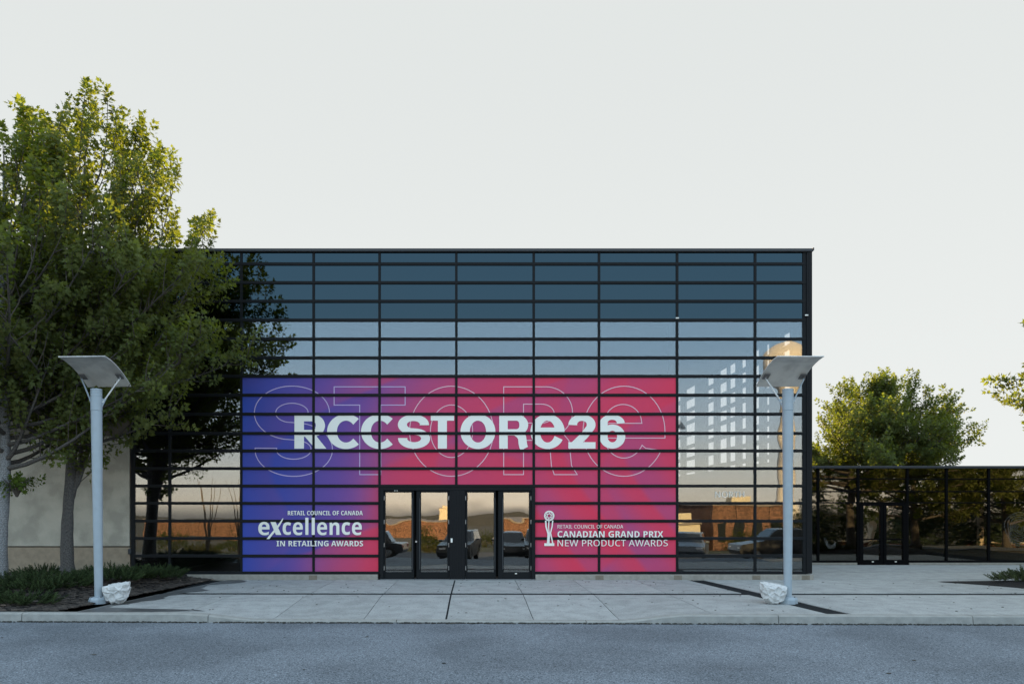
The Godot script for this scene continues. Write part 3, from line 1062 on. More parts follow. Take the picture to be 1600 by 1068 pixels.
func build_lettering() -> void:
	# outlined word behind
	var big := thing("outline_lettering", "huge thin outlined letters reading STORE behind the white title on the printed glass", "sign")
	var H := (743.5 - 603.0) / KP
	var oy := fy(743.5)
	var lw := 0.020
	var sw := 0.205
	var loops := []
	var sp := place_pts(s_path(121.0 / 140.5, 0.12, 0.094), fx(397), oy, H)
	var e := edges(sp, 0.19 * H, false, 0.24 * H)
	var rv: Array = e[1].duplicate()
	rv.reverse()
	loops.append([e[0] + rv])
	loops.append([[Vector2(fx(522), fy(604)), Vector2(fx(633), fy(604)), Vector2(fx(633), fy(632.5)), Vector2(fx(595), fy(632.5)), Vector2(fx(595), fy(741)), Vector2(fx(562), fy(741)), Vector2(fx(562), fy(632.5)), Vector2(fx(522), fy(632.5))]])
	var oc := Vector2(fx(705.5), fy(673.3))
	loops.append([arc(oc.x, oc.y, 65.5 / KP, 70.3 / KP, 0, 354, 59), arc(oc.x, oc.y, 33.0 / KP, 41.0 / KP, 0, 354, 59)])
	var ro := [Vector2(fx(787), fy(741)), Vector2(fx(787), fy(604))]
	ro += arc(fx(853), fy(643.5), 41.5 / KP, 39.5 / KP, 90, -48, 20)
	ro += [Vector2(fx(879), fy(676)), Vector2(fx(889), fy(688)), Vector2(fx(891), fy(706)), Vector2(fx(893), fy(727)), Vector2(fx(902), fy(741)), Vector2(fx(866), fy(741)), Vector2(fx(861.5), fy(727)), Vector2(fx(860), fy(706)), Vector2(fx(855), fy(692)), Vector2(fx(842), fy(687.5)), Vector2(fx(818), fy(687.5)), Vector2(fx(818), fy(741))]
	var ri := [Vector2(fx(818), fy(660.5)), Vector2(fx(818), fy(631))] + arc(fx(846), fy(645.75), 20 / KP, 14.75 / KP, 90, -90, 14)
	loops.append([ro, ri])
	var ec := Vector2(fx(975), fy(673.3))
	var eo := [Vector2(fx(1039), fy(684))] + arc(ec.x, ec.y, 64.0 / KP, 70.3 / KP, 0, 335, 56)
	eo += [Vector2(fx(1009), fy(700))] + arc(ec.x, ec.y - 0.06, 32.0 / KP, 38.0 / KP, -28, -180, 20) + [Vector2(fx(943.5), fy(684))]
	var ei := [Vector2(fx(944), fy(661)), Vector2(fx(1003), fy(661))] + arc(fx(973.5), fy(660), 29 / KP, 28.5 / KP, 4, 176, 22)
	loops.append([eo, ei])
	for k in loops.size():
		for lp in loops[k]:
			var b := MB.new()
			ribbon(b, lp, lw, 0.004 + 0.0004 * k, true)
			obj("letter_outline", b.mesh(), M.line_vinyl if k < 2 else M.line_vinyl_warm, big)
	# title
	var title := thing("title_lettering", "bold solid white title lettering across the middle of the printed glass", "sign")
	var T := (700.5 - 647.3) / KP
	var ty := fy(700.5)
	for g in [["R", 460, 509.5], ["C", 511.5, 563.5], ["C", 564.5, 616.5], ["S", 621.5, 671.5], ["T", 673, 709.5], ["O", 719.5, 774], ["Q", 780, 825.5], ["e", 829, 882], ["2", 888, 930.5], ["6", 936.5, 977]]:
		var w: float = (g[2] - g[1]) / (700.5 - 647.3)
		var b := MB.new()
		var k := 0
		for st in glyph(g[0], w):
			var pts := place_pts(st[0], fx(g[1]), ty, T)
			var cl: bool = (pts[0] - pts[pts.size() - 1]).length() < 0.001
			if cl:
				pts.pop_back()
			if st[1] == 0.0:
				var z := 0.008 + 0.0006 * k
				b.quad(Vector3(pts[0].x, pts[0].y, z), Vector3(pts[1].x, pts[1].y, z), Vector3(pts[2].x, pts[2].y, z), Vector3(pts[3].x, pts[3].y, z), Vector3(0, 0, 1))
			else:
				ribbon(b, pts, st[1] * T, 0.008 + 0.0006 * k, cl, st[2] * T)
			k += 1
		obj("letter", b.mesh(), M.white_vinyl, title)
	# award lettering at the lower left
	var ex := thing("awards_lettering", "white lettering with a swooping x at the lower left of the printed glass", "sign")
	text(ex, "RETAIL COUNCIL OF CANADA", true, fx(450), fx(567), fy(804.3), fy(797.5))
	text(ex, "IN RETAILING AWARDS", true, fx(432.5), fx(567.5), fy(852.8), fy(844.2))
	text(ex, "e", true, fx(404), fx(421.5), fy(835.5), fy(814.8))
	text(ex, "cellence", true, fx(442), fx(565.5), fy(835.5), fy(808.2))
	var xb := MB.new()
	var a := [Vector2(fx(423), fy(815)), Vector2(fx(431), fy(815)), Vector2(fx(440), fy(835)), Vector2(fx(431.5), fy(835))]
	xb.quad(Vector3(a[0].x, a[0].y, 0.0262), Vector3(a[1].x, a[1].y, 0.0262), Vector3(a[2].x, a[2].y, 0.0262), Vector3(a[3].x, a[3].y, 0.0262), Vector3(0, 0, 1))
	var sw1 := [[442.5, 809.3, 1.4], [440, 814, 2.6], [436, 820, 4.2], [430, 828, 4.6], [424, 835, 4.6], [419, 841.5, 4.4]]
	for i in sw1.size() - 1:
		var p: Array = sw1[i]
		var q: Array = sw1[i + 1]
		xb.quad(Vector3(fx(p[0] - p[2] / 2), fy(p[1]), 0.0275), Vector3(fx(p[0] + p[2] / 2), fy(p[1]), 0.0275), Vector3(fx(q[0] + q[2] / 2), fy(q[1]), 0.0275), Vector3(fx(q[0] - q[2] / 2), fy(q[1]), 0.0275), Vector3(0, 0, 1))
	obj("swoosh", xb.mesh(), M.white_vinyl, ex)
	# award lettering at the lower right, with a trophy
	var gp := thing("trophy_lettering", "white trophy emblem with three lines of lettering at the lower right of the printed glass", "sign")
	text(gp, "RETAIL COUNCIL OF CANADA", false, fx(871), fx(973.5), fy(825), fy(819.3))
	text(gp, "CANADIAN GRAND PRIX", true, fx(871), fx(1036), fy(838.8), fy(829))
	text(gp, "NEW PRODUCT AWARDS", false, fx(871), fx(1043), fy(852.8), fy(842.8))
	var tb := MB.new()
	var hc := Vector2(fx(858), fy(805.3))
	var hr := 8.0 / KP
	ribbon(tb, arc(hc.x, hc.y, hr - 0.012, hr - 0.012, 0, 354, 40), 0.026, 0.0262, true)
	for k in 6:
		var t := TAU * k / 6.0 + 0.3
		var d := Vector2(cos(t), sin(t))
		var d2 := Vector2(cos(t + 0.9), sin(t + 0.9))
		ribbon(tb, [hc + d * hr * 0.9, hc + d * hr * 0.42, hc + d2 * hr * 0.42], 0.017, 0.0268 + k * 0.0004)
		ribbon(tb, [hc + d * hr * 0.66, hc + d2 * hr * 0.86], 0.014, 0.0294 + k * 0.0003)
	obj("trophy_globe", tb.mesh(), M.white_vinyl, gp)
	var tf := MB.new()
	for lg in [[[852.5, 812.5], [853, 822], [856.5, 834], [855.5, 848], 2.4], [[863.5, 812.5], [862.5, 822], [860, 832], [863.5, 848], 1.9], [[857.5, 813.5], [857, 824], [858.5, 836], [857.5, 848], 1.7]]:
		var pp := []
		for q in 4:
			pp.append(Vector2(fx(lg[q][0]), fy(lg[q][1])))
		ribbon(tf, pp, lg[4] / KP, 0.0262 + 0.0008 * lg[4])
	tf.quad(Vector3(fx(850.3), fy(852.3), 0.0262), Vector3(fx(866), fy(852.3), 0.0262), Vector3(fx(866), fy(848), 0.0262), Vector3(fx(850.3), fy(848), 0.0262), Vector3(0, 0, 1))
	obj("trophy_figure", tf.mesh(), M.white_vinyl, gp)
	# faint entrance name on the clear pane at the right
	var nm := thing("entrance_lettering", "faint pale etched word NORTH on the clear pane right of the printed film", "sign")
	text(nm, "NORTH", false, fx(1117.5), fx(1163), fy(776.5), fy(767.5), "text_line", M.etched, 0.004)

# ---------------------------------------------------------------- beige wing at the left
func build_wing() -> void:
	var w := thing("concrete_wing", "beige precast concrete wing behind the two maples left of the glass hall", "building")
	var xs := [-25.0, -20.9, -16.7, -12.5, -8.245]
	for i in 4:
		var b := MB.new()
		b.span(xs[i] + 0.008, xs[i + 1] - 0.008, fy(853), fy(681), -0.3, 0.0, 0.01)
		obj("wall_panel", b.mesh(), M.precast, w)
		var u := MB.new()
		u.span(xs[i] + 0.008, xs[i + 1] - 0.008, fy(680), fy(520), -0.32, -0.05, 0.01)
		obj("upper_panel", u.mesh(), M.precast_upper, w)
		var t := MB.new()
		t.span(xs[i] + 0.008, xs[i + 1] - 0.008, fy(519), fy(396), -0.32, -0.05, 0.01)
		obj("upper_panel", t.mesh(), M.precast_upper, w)
	var pb := MB.new()
	pb.span(-25.0, -8.245, -0.3, fy(854.5), -0.3, -0.012, 0.008)
	obj("wall_base", pb.mesh(), M.precast_base, w)
	var k := MB.new()
	k.span(-25.0, -8.245, 0.0, 7.70, -14.0, -0.33)
	obj("wall_core", k.mesh(), M.inside, w)
	var c := MB.new()
	c.span(-25.05, -8.25, fy(396), fy(390), -14.0, 0.0, 0.008)
	obj("parapet_cap", c.mesh(), M.cap, w)
	# a small outlet box where the base meets the glass
	var ob := MB.new()
	ob.box(Vector3(fx(203.3), fy(861), 0.02), Vector3(0.07, 0.13, 0.07), 0.012)
	obj("outlet_box", ob.mesh(), M.cap, w)

# ---------------------------------------------------------------- low glass wing at the right
const AK := 51.6
const AZ := -4.5
func ax(x: float) -> float:
	return (x - 741.0) / AK
func ay(y: float) -> float:
	return 1.7 + (794.0 - y) / AK

func build_annex() -> void:
	var w := thing("low_glass_wing", "low black glass wing with a double door beside the tall glass hall", "building")
	var xs := [8.12, ax(1277.6), ax(1340), ax(1417), ax(1478), ax(1544), ax(1612), ax(1678), ax(1744), ax(1810), ax(1876)]
	var ys := [ay(731), ay(748), ay(767.5), ay(785), ay(876.5)]
	for i in xs.size() - 1:
		for r in 4:
			if i == 2 and r == 3:
				continue
			var b := MB.new()
			var wd: float = xs[i + 1] - xs[i] - 0.03
			var ht: float = ys[r] - ys[r + 1] - 0.02
			b.box(Vector3.ZERO, Vector3(wd, ht, 0.014))
			var o := obj("pane", b.mesh(), M.annex_glass, w, Vector3((xs[i] + xs[i + 1]) / 2, (ys[r] + ys[r + 1]) / 2, AZ))
			o.rotation = Vector3(rng.randfn(0, 0.0012), rng.randfn(0, 0.001), 0)
	for i in xs.size():
		var b := MB.new()
		b.span(-0.035, 0.035, 0.13 if i != 2 and i != 3 else -0.01, ys[0], -0.1, 0.04, 0.004)
		obj("mullion", b.mesh(), M.annex_frame, w, Vector3(xs[i], 0, AZ))
	for r in 5:
		var b := MB.new()
		if r == 4:
			b.span(xs[0], xs[2] + 0.03, -0.035, 0.03, -0.09, 0.045, 0.004)
			b.span(xs[3] - 0.03, xs[10], -0.035, 0.03, -0.09, 0.045, 0.004)
		else:
			b.span(xs[0], xs[10], -0.018, 0.018, -0.09, 0.03, 0.004)
		obj("transom", b.mesh(), M.annex_frame, w, Vector3(0, ys[r], AZ))
	for s in [[8.12, xs[2] - 0.04], [xs[3] + 0.04, xs[10]]]:
		var b := MB.new()
		b.span(s[0], s[1], -0.25, 0.065, AZ - 0.2, AZ + 0.06, 0.008)
		obj("plinth", b.mesh(), M.plinth, w)
	var cap := MB.new()
	cap.span(8.1, xs[10] + 0.1, ay(731.5), ay(727.6), AZ - 6.0, AZ + 0.09, 0.008)
	obj("parapet_cap", cap.mesh(), M.cap, w)
	var rf := MB.new()
	rf.span(8.12, xs[10], ay(748), ay(733), AZ - 5.9, AZ - 0.14)
	obj("roof", rf.mesh(), M.inside, w)
	var fl := MB.new()
	fl.span(8.12, xs[10], -0.25, 0.01, AZ - 5.9, AZ - 0.2)
	obj("floor", fl.mesh(), M.inside_floor, w)
	var bw := MB.new()
	bw.span(8.12, xs[10], 0.0, ay(748), AZ - 6.0, AZ - 5.8)
	obj("back_wall", bw.mesh(), M.inside, w)
	var ew := MB.new()
	ew.span(xs[10] - 0.1, xs[10] + 0.05, 0.0, ay(733), AZ - 5.8, AZ - 0.15)
	obj("end_wall", ew.mesh(), M.inside, w)
	# double door
	for l in [[1341.5, 1378.0, 1347.5, 1374.0], [1379.0, 1416.0, 1383.5, 1409.5]]:
		var b := MB.new()
		var x0 := ax(l[0])
		var x1 := ax(l[1])
		var g0 := ax(l[2])
		var g1 := ax(l[3])
		b.span(x0, g0, 0.01, ys[3] - 0.03, AZ - 0.05, AZ + 0.06, 0.004)
		b.span(g1, x1, 0.01, ys[3] - 0.03, AZ - 0.05, AZ + 0.06, 0.004)
		b.span(g0, g1, 0.01, ay(874), AZ - 0.05, AZ + 0.058, 0.004)
		b.span(g0, g1, ay(790), ys[3] - 0.03, AZ - 0.05, AZ + 0.058, 0.004)
		var d := obj("door", b.mesh(), M.annex_frame, w)
		var g := MB.new()
		g.span(g0, g1, ay(874), ay(790), AZ, AZ + 0.012)
		obj("door_pane", g.mesh(), M.door_glass, d)
		var p := MB.new()
		p.span(g0, g1, ay(843), ay(841), AZ + 0.02, AZ + 0.05)
		obj("push_bar", p.mesh(), M.annex_frame, d)
		var kb := MB.new()
		kb.box(Vector3((g0 + g1) / 2 + 0.02, ay(876.7), AZ + 0.064), Vector3(0.06, 0.03, 0.01), 0.003)
		obj("door_sticker", kb.mesh(), M.white_vinyl, d)
	# etched swirls
	var sc := 1.0 / AK
	for spec in [[1592.0, 826.0, 26.0, 7, 20.0, 340.0], [1298.0, 845.0, 11.0, 4, 150.0, 330.0]]:
		for k in spec[3]:
			var r: float = spec[2] * (1.0 - 0.14 * k) * sc
			var pts := []
			for q in 30:
				var t := deg_to_rad(lerpf(spec[4], spec[5], q / 29.0) + 12.0 * k)
				pts.append(Vector2(ax(spec[0]) + r * cos(t) * (0.86 + 0.1 * sin(t * 3.0 + k)), ay(spec[1]) + r * sin(t)))
			var b := MB.new()
			ribbon(b, pts, 0.014, AZ + 0.012 + 0.0006 * k)
			obj("etched_swirl", b.mesh(), M.etched_faint, w)

# ---------------------------------------------------------------- lamps and white stones
func build_lamp(x: float, lean: float, side: float, label: String) -> void:
	var t := thing("street_lamp", label, "street lamp", Vector3(x, 0.0, 4.25), 0.0, "pale blue lamp posts with tilted reflectors")
	var top := 3.84
	var pole := MB.new()
	pole.lathe(Vector3.ZERO, [Vector2(0.068, 0.1), Vector2(0.072, 0.6), Vector2(0.082, 1.8), Vector2(0.091, 2.9), Vector2(0.0935, 3.44)], 28)
	var po := obj("pole", pole.mesh(), M.pole, t)
	var hd := MB.new()
	hd.lathe(Vector3.ZERO, [Vector2(0.0935, 3.44), Vector2(0.089, 3.445), Vector2(0.089, 3.452), Vector2(0.0965, 3.456), Vector2(0.0965, 3.70), Vector2(0.092, 3.703), Vector2(0.092, 3.71), Vector2(0.0965, 3.713), Vector2(0.0965, 3.75), Vector2(0.092, 3.753), Vector2(0.092, 3.76), Vector2(0.0965, 3.763), Vector2(0.0965, 3.80), Vector2(0.092, 3.803), Vector2(0.092, 3.81), Vector2(0.0965, 3.813), Vector2(0.0965, top), Vector2(0.085, top + 0.004), Vector2(0.08, top - 0.03), Vector2(0.0, top - 0.03)], 28)
	obj("lamp_housing", hd.mesh(), M.pole, t)
	var fl := MB.new()
	fl.lathe(Vector3.ZERO, [Vector2(0.165, 0.0), Vector2(0.165, 0.075), Vector2(0.145, 0.115), Vector2(0.075, 0.125), Vector2(0.0, 0.125)], 8, true)
	var base := obj("base_cover", fl.mesh(), M.pole, t)
	for k in 4:
		var bl := MB.new()
		var th := TAU * k / 4.0 + PI / 4
		bl.lathe(Vector3(0.118 * cos(th), 0.105, 0.118 * sin(th)), [Vector2(0.014, 0.0), Vector2(0.014, 0.025), Vector2(0.0, 0.03)], 6, true)
		obj("bolt", bl.mesh(), M.bracket, base)
	# curved reflector
	var rf := MB.new()
	var ox := side * 0.10
	var hw := 0.41
	var prof := []
	for k in 15:
		var u := k / 14.0
		var z := lerpf(0.29, -0.66, u)
		var y := lerpf(4.36, 3.995, u) + 0.075 * 4.0 * u * (1.0 - u)
		prof.append(Vector2(z, y))
	var th2 := 0.016
	for k in 14:
		var p: Vector2 = prof[k]
		var q: Vector2 = prof[k + 1]
		var A := Vector3(ox - hw, p.y, p.x)
		var B := Vector3(ox + hw, p.y, p.x)
		var C := Vector3(ox + hw, q.y, q.x)
		var D := Vector3(ox - hw, q.y, q.x)
		var up := Vector3(0, th2, 0)
		rf.quad(A, B, C, D, Vector3.DOWN)
		rf.quad(A + up, B + up, C + up, D + up, Vector3.UP)
		rf.quad(A, D, D + up, A + up, Vector3.LEFT)
		rf.quad(B, C, C + up, B + up, Vector3.RIGHT)
		if k == 0:
			rf.quad(A, B, B + up, A + up, Vector3(0, 0, 1))
		if k == 13:
			rf.quad(D, C, C + up, D + up, Vector3(0, 0, -1))
	obj("reflector", rf.mesh(), M.reflector, t)
	for s in [-1.0, 1.0]:
		var bx: float = ox + s * (hw - 0.075)
		var by := 4.148
		var br := MB.new()
		br.box(Vector3(bx, by - 0.012, -0.37), Vector3(0.11, 0.018, 0.15), 0.004, Basis(Vector3(1, 0, 0), -0.46))
		br.box(Vector3(bx + s * 0.02, by - 0.045, -0.35), Vector3(0.012, 0.06, 0.07), 0.003)
		obj("bracket", br.mesh(), M.bracket, t)
		var st := MB.new()
		st.tube([Vector3(s * 0.10, 3.60, -0.02), Vector3(bx + s * 0.02, by - 0.05, -0.35)], [0.014, 0.014], 8)
		obj("strut", st.mesh(), M.reflector if s * side < 0 else M.pole, t)
		var fin := MB.new()
		fin.tri(Vector3(s * 0.09, 3.67, -0.02), Vector3(s * 0.155, 3.67, -0.04), Vector3(s * 0.09, 3.52, -0.02), Vector3(0, 0, 1))
		fin.tri(Vector3(s * 0.09, 3.67, -0.035), Vector3(s * 0.155, 3.67, -0.055), Vector3(s * 0.09, 3.52, -0.035), Vector3(0, 0, -1))
		fin.quad(Vector3(s * 0.155, 3.67, -0.04), Vector3(s * 0.09, 3.52, -0.02), Vector3(s * 0.09, 3.52, -0.035), Vector3(s * 0.155, 3.67, -0.055), Vector3(s, 0, 0))
		fin.quad(Vector3(s * 0.155, 3.67, -0.04), Vector3(s * 0.09, 3.67, -0.02), Vector3(s * 0.09, 3.67, -0.035), Vector3(s * 0.155, 3.67, -0.055), Vector3.UP)
		obj("collar_fin", fin.mesh(), M.pole, t)
	t.rotation.z = lean

func build_stone(at: Vector3, sd: int, flip: float, label: String) -> void:
	var r := RandomNumberGenerator.new()
	r.seed = sd
	var sites := []
	for k in 46:
		var y := 1.0 - 2.0 * (k + 0.5) / 46.0
		var a := k * 2.39996 + r.randf() * 0.5
		sites.append((Vector3(sqrt(1 - y * y) * cos(a), y * 1.15, sqrt(1 - y * y) * sin(a)) + Vector3(r.randf() - 0.5, r.randf() - 0.5, r.randf() - 0.5) * 0.4).normalized())
	var tilt := Vector3(-0.14 * flip, 1.0, 0.12).normalized()
	var C := Vector3(0, 0.30, 0)
	var P := func(d: Vector3) -> Vector3:
		var ell := 1.0 / pow(pow(absf(d.x) / 0.262, 2.6) + pow(absf(d.y) / 0.31, 2.6) + pow(absf(d.z) / 0.22, 2.6), 1.0 / 2.6)
		if d.y < 0.0:
			ell *= 1.0 - 0.10 * sin(clampf(-d.y, 0.0, 1.0) * PI)
		var up := d.dot(tilt)
		if up > 0.01:
			ell = minf(ell, 0.085 / up)
		var d1 := -2.0
		var d2 := -2.0
		for s in sites:
			var q: float = d.dot(s)
			if q > d1:
				d2 = d1
				d1 = q
			elif q > d2:
				d2 = q
		var scoop := clampf((d1 - d2) / 0.13, 0.0, 1.0)
		var p: Vector3 = C * 0.9 + d * ell * 0.9 * (1.02 - 0.15 * pow(scoop, 0.7))
		p.y = maxf(p.y, 0.0)
		return p
	var b := MB.new()
	var nu := 96
	var nv := 60
	var grid := []
	for j in nv + 1:
		var row := []
		var th := PI * j / nv
		for i in nu:
			var ph := TAU * i / nu
			row.append(P.call(Vector3(sin(th) * cos(ph), cos(th), sin(th) * sin(ph))))
		grid.append(row)
	for j in nv:
		for i in nu:
			var i2 := (i + 1) % nu
			var mid: Vector3 = (grid[j][i] + grid[j + 1][i2]) / 2.0 - C
			b.quad(grid[j][i], grid[j][i2], grid[j + 1][i2], grid[j + 1][i], mid)
	var o := obj("white_ornament_stone", b.mesh(), M.white_stone, self, at)
	tag(o, label, "ornament", "white faceted stones by the lamp posts")

# ---------------------------------------------------------------- foliage
func leaf(b: MB, base: Vector3, dir: Vector3, up: Vector3, size: float, droop: float) -> void:
	var side := dir.cross(up).normalized()
	var nrm := side.cross(dir).normalized()
	var out := [Vector2(0.10, -0.03), Vector2(0.44, 0.02), Vector2(0.27, 0.24), Vector2(0.56, 0.52), Vector2(0.21, 0.55), Vector2(0.0, 1.0), Vector2(-0.21, 0.55), Vector2(-0.56, 0.52), Vector2(-0.27, 0.24), Vector2(-0.44, 0.02), Vector2(-0.10, -0.03)]
	var pts := []
	for q in out:
		pts.append(base + (side * q.x + dir * q.y + nrm * (-0.22 * absf(q.x) - droop * q.y * q.y)) * size)
	var c := base + (dir * 0.3 - nrm * droop * 0.09) * size
	for i in pts.size():
		b.tri(c, pts[i], pts[(i + 1) % pts.size()], nrm)

func make_leaf_meshes() -> void:
	var r := RandomNumberGenerator.new()
	r.seed = 5
	for k in 4:
		var b := MB.new()
		var cnt := 13
		for i in cnt:
			var t := float(i) / (cnt - 1)
			var th := i * 2.4 + r.randf_range(-0.5, 0.5)
			var rad := Vector3(cos(th), 0, sin(th))
			var y := lerpf(-0.02, 0.30, t)
			var open := lerpf(0.75, 0.30, t)
			var d := (rad * open + Vector3.UP * (0.15 + 0.8 * t) + Vector3(0, -0.55, 0) * (1.0 - t)).normalized()
			var up := (Vector3.UP - d * d.y + rad * 0.15 + Vector3(r.randf() - 0.5, 0, r.randf() - 0.5) * 0.5).normalized()
			var bs := Vector3(0, y, 0) + rad * r.randf_range(0.03, 0.10) * (1.2 - t)
			leaf(b, bs, d, up, r.randf_range(0.065, 0.105), r.randf_range(0.15, 0.5))
		leaf_meshes.append(b.mesh())
	var n := MB.new()
	for i in 26:
		var t := i / 25.0
		var th := i * 2.4
		var rad := Vector3(cos(th), 0, sin(th))
		var y := t * 0.30
		var d := (rad * 0.7 + Vector3.UP * 0.8).normalized()
		var L := 0.10 * (1.1 - t * 0.7)
		var s := d.cross(Vector3(0.3, 0.9, 0.1)).normalized() * 0.011
		n.tri(Vector3(0, y, 0) - s, Vector3(0, y, 0) + s, Vector3(0, y, 0) + d * L, rad)
	needle_mesh = n.mesh()

func basis_along(d: Vector3, spin: float, s: float) -> Basis:
	var y := d.normalized()
	var x := y.cross(Vector3(0.21, 0.37, 0.9)).normalized()
	var z := x.cross(y)
	return (Basis(x, y, z) * Basis(Vector3.UP, spin)).scaled_local(Vector3.ONE * s)

# env: list of [height, radius]; P holds the rest
func make_tree(called: String, label: String, category: String, group: String, at: Vector3, P: Dictionary) -> Node3D:
	var r := RandomNumberGenerator.new()
	r.seed = P.seed
	var t := thing(called, label, category, at, 0.0, group)
	var env: Array = P.env
	var top: float = env[env.size() - 1][0]
	var er := func(h: float) -> float:
		if h <= env[0][0]:
			return env[0][1]
		for k in env.size() - 1:
			if h <= env[k + 1][0]:
				return lerpf(env[k][1], env[k + 1][1], (h - env[k][0]) / (env[k + 1][0] - env[k][0]))
		return 0.05
	var lx: float = P.get("lean_x", 0.0)
	var lz: float = P.get("lean_z", 0.0)
	var r0: float = P.r0
	var axis := func(h: float) -> Vector3:
		var q := h / top
		return Vector3(lx * q * q + 0.05 * sin(h * 1.3 + P.seed), h, lz * q * q + 0.05 * cos(h * 1.1 + P.seed))
	var tr := func(h: float) -> float:
		return r0 * (pow(maxf(1.0 - h / top, 0.0), 0.9) * 0.95 + 0.03) * (1.0 + 0.55 * exp(-h / 0.18))
	var b := MB.new()
	var pts := []
	var rad := []
	for k in 34:
		var h: float = -0.15 + (top * 0.93 + 0.15) * pow(k / 33.0, 1.25)
		pts.append(axis.call(h))
		rad.append(tr.call(maxf(h, 0.0)))
	b.tube(pts, rad, 14, true, 0.09, P.seed)
	obj("trunk", b.mesh(), P.bark, t)
	var tw := MB.new()
	var sites := []       # [pos, dir]
	var limbs := []
	var nl: int = P.limbs
	for i in nl:
		var q := (i + 0.5) / nl
		var h0: float = lerpf(P.fork, top * 0.80, pow(q, 1.15))
		var azm := i * 2.39996 + r.randf_range(-0.35, 0.35)
		var h1: float = minf(h0 + r.randf_range(P.rise[0], P.rise[1]), top * 0.99)
		var R: float = er.call(h1) * r.randf_range(0.72, 1.04)
		if P.has("stretch"):
			R *= 1.0 + P.stretch * cos(azm - P.get("stretch_az", 0.0))
		var s: Vector3 = axis.call(h0)
		var e: Vector3 = axis.call(h1) + Vector3(cos(azm) * R, 0, sin(azm) * R)
		if P.has("zmin"):
			e.z = maxf(e.z, P.zmin + r.randf() * 0.3)
			if e.y < 5.4 and e.x + at.x > -8.0:
				e.z = minf(e.z, P.zmax - r.randf() * 0.3)
		limbs.append([s, e, tr.call(h0) * 0.5])
	if P.has("leaders"):
		for ld in P.leaders:
			limbs.append([axis.call(ld[0]), ld[1], tr.call(ld[0]) * (0.62 if ld.size() < 3 else 0.4), 1.0 if ld.size() < 3 else ld[2]])
	var shoots: int = P.get("shoots", 0)
	for i in shoots:       # slim upright shoots that break the outline of the crown
		var a: float = i * 2.39996 + 0.4
		var h1: float = top * r.randf_range(0.80, 1.03)
		var R1: float = er.call(minf(h1, top * 0.97) * 0.93) * r.randf_range(0.55, 1.05)
		var h0: float = h1 - r.randf_range(1.6, 2.6)
		var s0: Vector3 = axis.call(h0) + Vector3(cos(a), 0, sin(a)) * R1 * 0.55
		var e0: Vector3 = axis.call(h1) + Vector3(cos(a), 0, sin(a)) * R1
		limbs.append([s0, e0, 0.02, 0.36])
	# leader shoots at the top
	limbs.append([axis.call(top * 0.72), axis.call(top), tr.call(top * 0.72) * 0.6])
	for L in limbs:
		var s: Vector3 = L[0]
		var e: Vector3 = L[1]
		var lp := []
		var lr := []
		var len := (e - s).length()
		var wob := Vector3(r.randf() - 0.5, 0, r.randf() - 0.5) * 0.18 * len
		for k in 9:
			var u := k / 8.0
			var hor := pow(u, 0.88)
			var ver: float = pow(u, P.get("curve", 1.35))
			lp.append(Vector3(lerpf(s.x, e.x, hor), lerpf(s.y, e.y, ver), lerpf(s.z, e.z, hor)) + wob * sin(u * PI) * 0.5)
			lr.append(maxf(L[2] * (1.0 - 0.88 * u), 0.006))
		var lb := MB.new()
		lb.tube(lp, lr, 7, true)
		obj("limb", lb.mesh(), M.limb, t)
		var short: float = L[3] if L.size() > 3 else 1.0
		var ns: int = int(P.secs * clampf(len / 2.5, 0.5, 1.6) * (1.0 if short == 1.0 else 0.8))
		for k in ns:
			var u := lerpf(P.get("bare", 0.28), 1.0, (k + r.randf()) / ns)
			if short == 1.0 and lerpf(s.y, e.y, u) > top * 0.66 and r.randf() < P.get("thin", 0.3):
				continue
			var f := u * 8.0
			var i0 := mini(int(f), 7)
			var p: Vector3 = lp[i0].lerp(lp[i0 + 1], f - i0)
			var tg: Vector3 = (lp[i0 + 1] - lp[i0]).normalized()
			var perp := tg.cross(Vector3(r.randf() - 0.5, r.randf() - 0.5, r.randf() - 0.5)).normalized()
			var d: Vector3 = (tg * r.randf_range(0.5, 1.0) + perp * r.randf_range(0.5, 1.0) + Vector3.UP * P.get("lift", 0.35)).normalized()
			var sl: float = r.randf_range(0.45, 1.0) * P.sec_len * (1.15 - 0.55 * u) * short
			var e2: Vector3 = p + d * sl + Vector3.UP * sl * P.get("lift", 0.35) * 0.3
			var m: Vector3 = p.lerp(e2, 0.5) + perp * 0.04
			tw.tube([p, m, e2], [0.011, 0.008, 0.004], 4, false)
			var nc := maxi(2, int(sl / P.gap))
			for c in nc:
				var w := lerpf(0.2, 1.0, (c + 0.7) / nc)
				var pos := p.lerp(m, w * 2.0) if w < 0.5 else m.lerp(e2, w * 2.0 - 1.0)
				sites.append([pos + Vector3(r.randf() - 0.5, r.randf() - 0.5, r.randf() - 0.5) * 0.10, (d + Vector3(r.randf() - 0.5, r.randf() - 0.35, r.randf() - 0.5) * 0.9).normalized()])
		for k in 4:
			sites.append([lp[8] - (lp[8] - lp[7]).normalized() * 0.09 * k, (lp[8] - lp[7]).normalized()])
	obj("twigs", tw.mesh(), M.twig, t).set_meta("kind", "stuff")
	var places := [[], [], [], []]
	var tints := [[], [], [], []]
	var tint: Color = P.get("tint", Color(0.152, 0.180, 0.066))
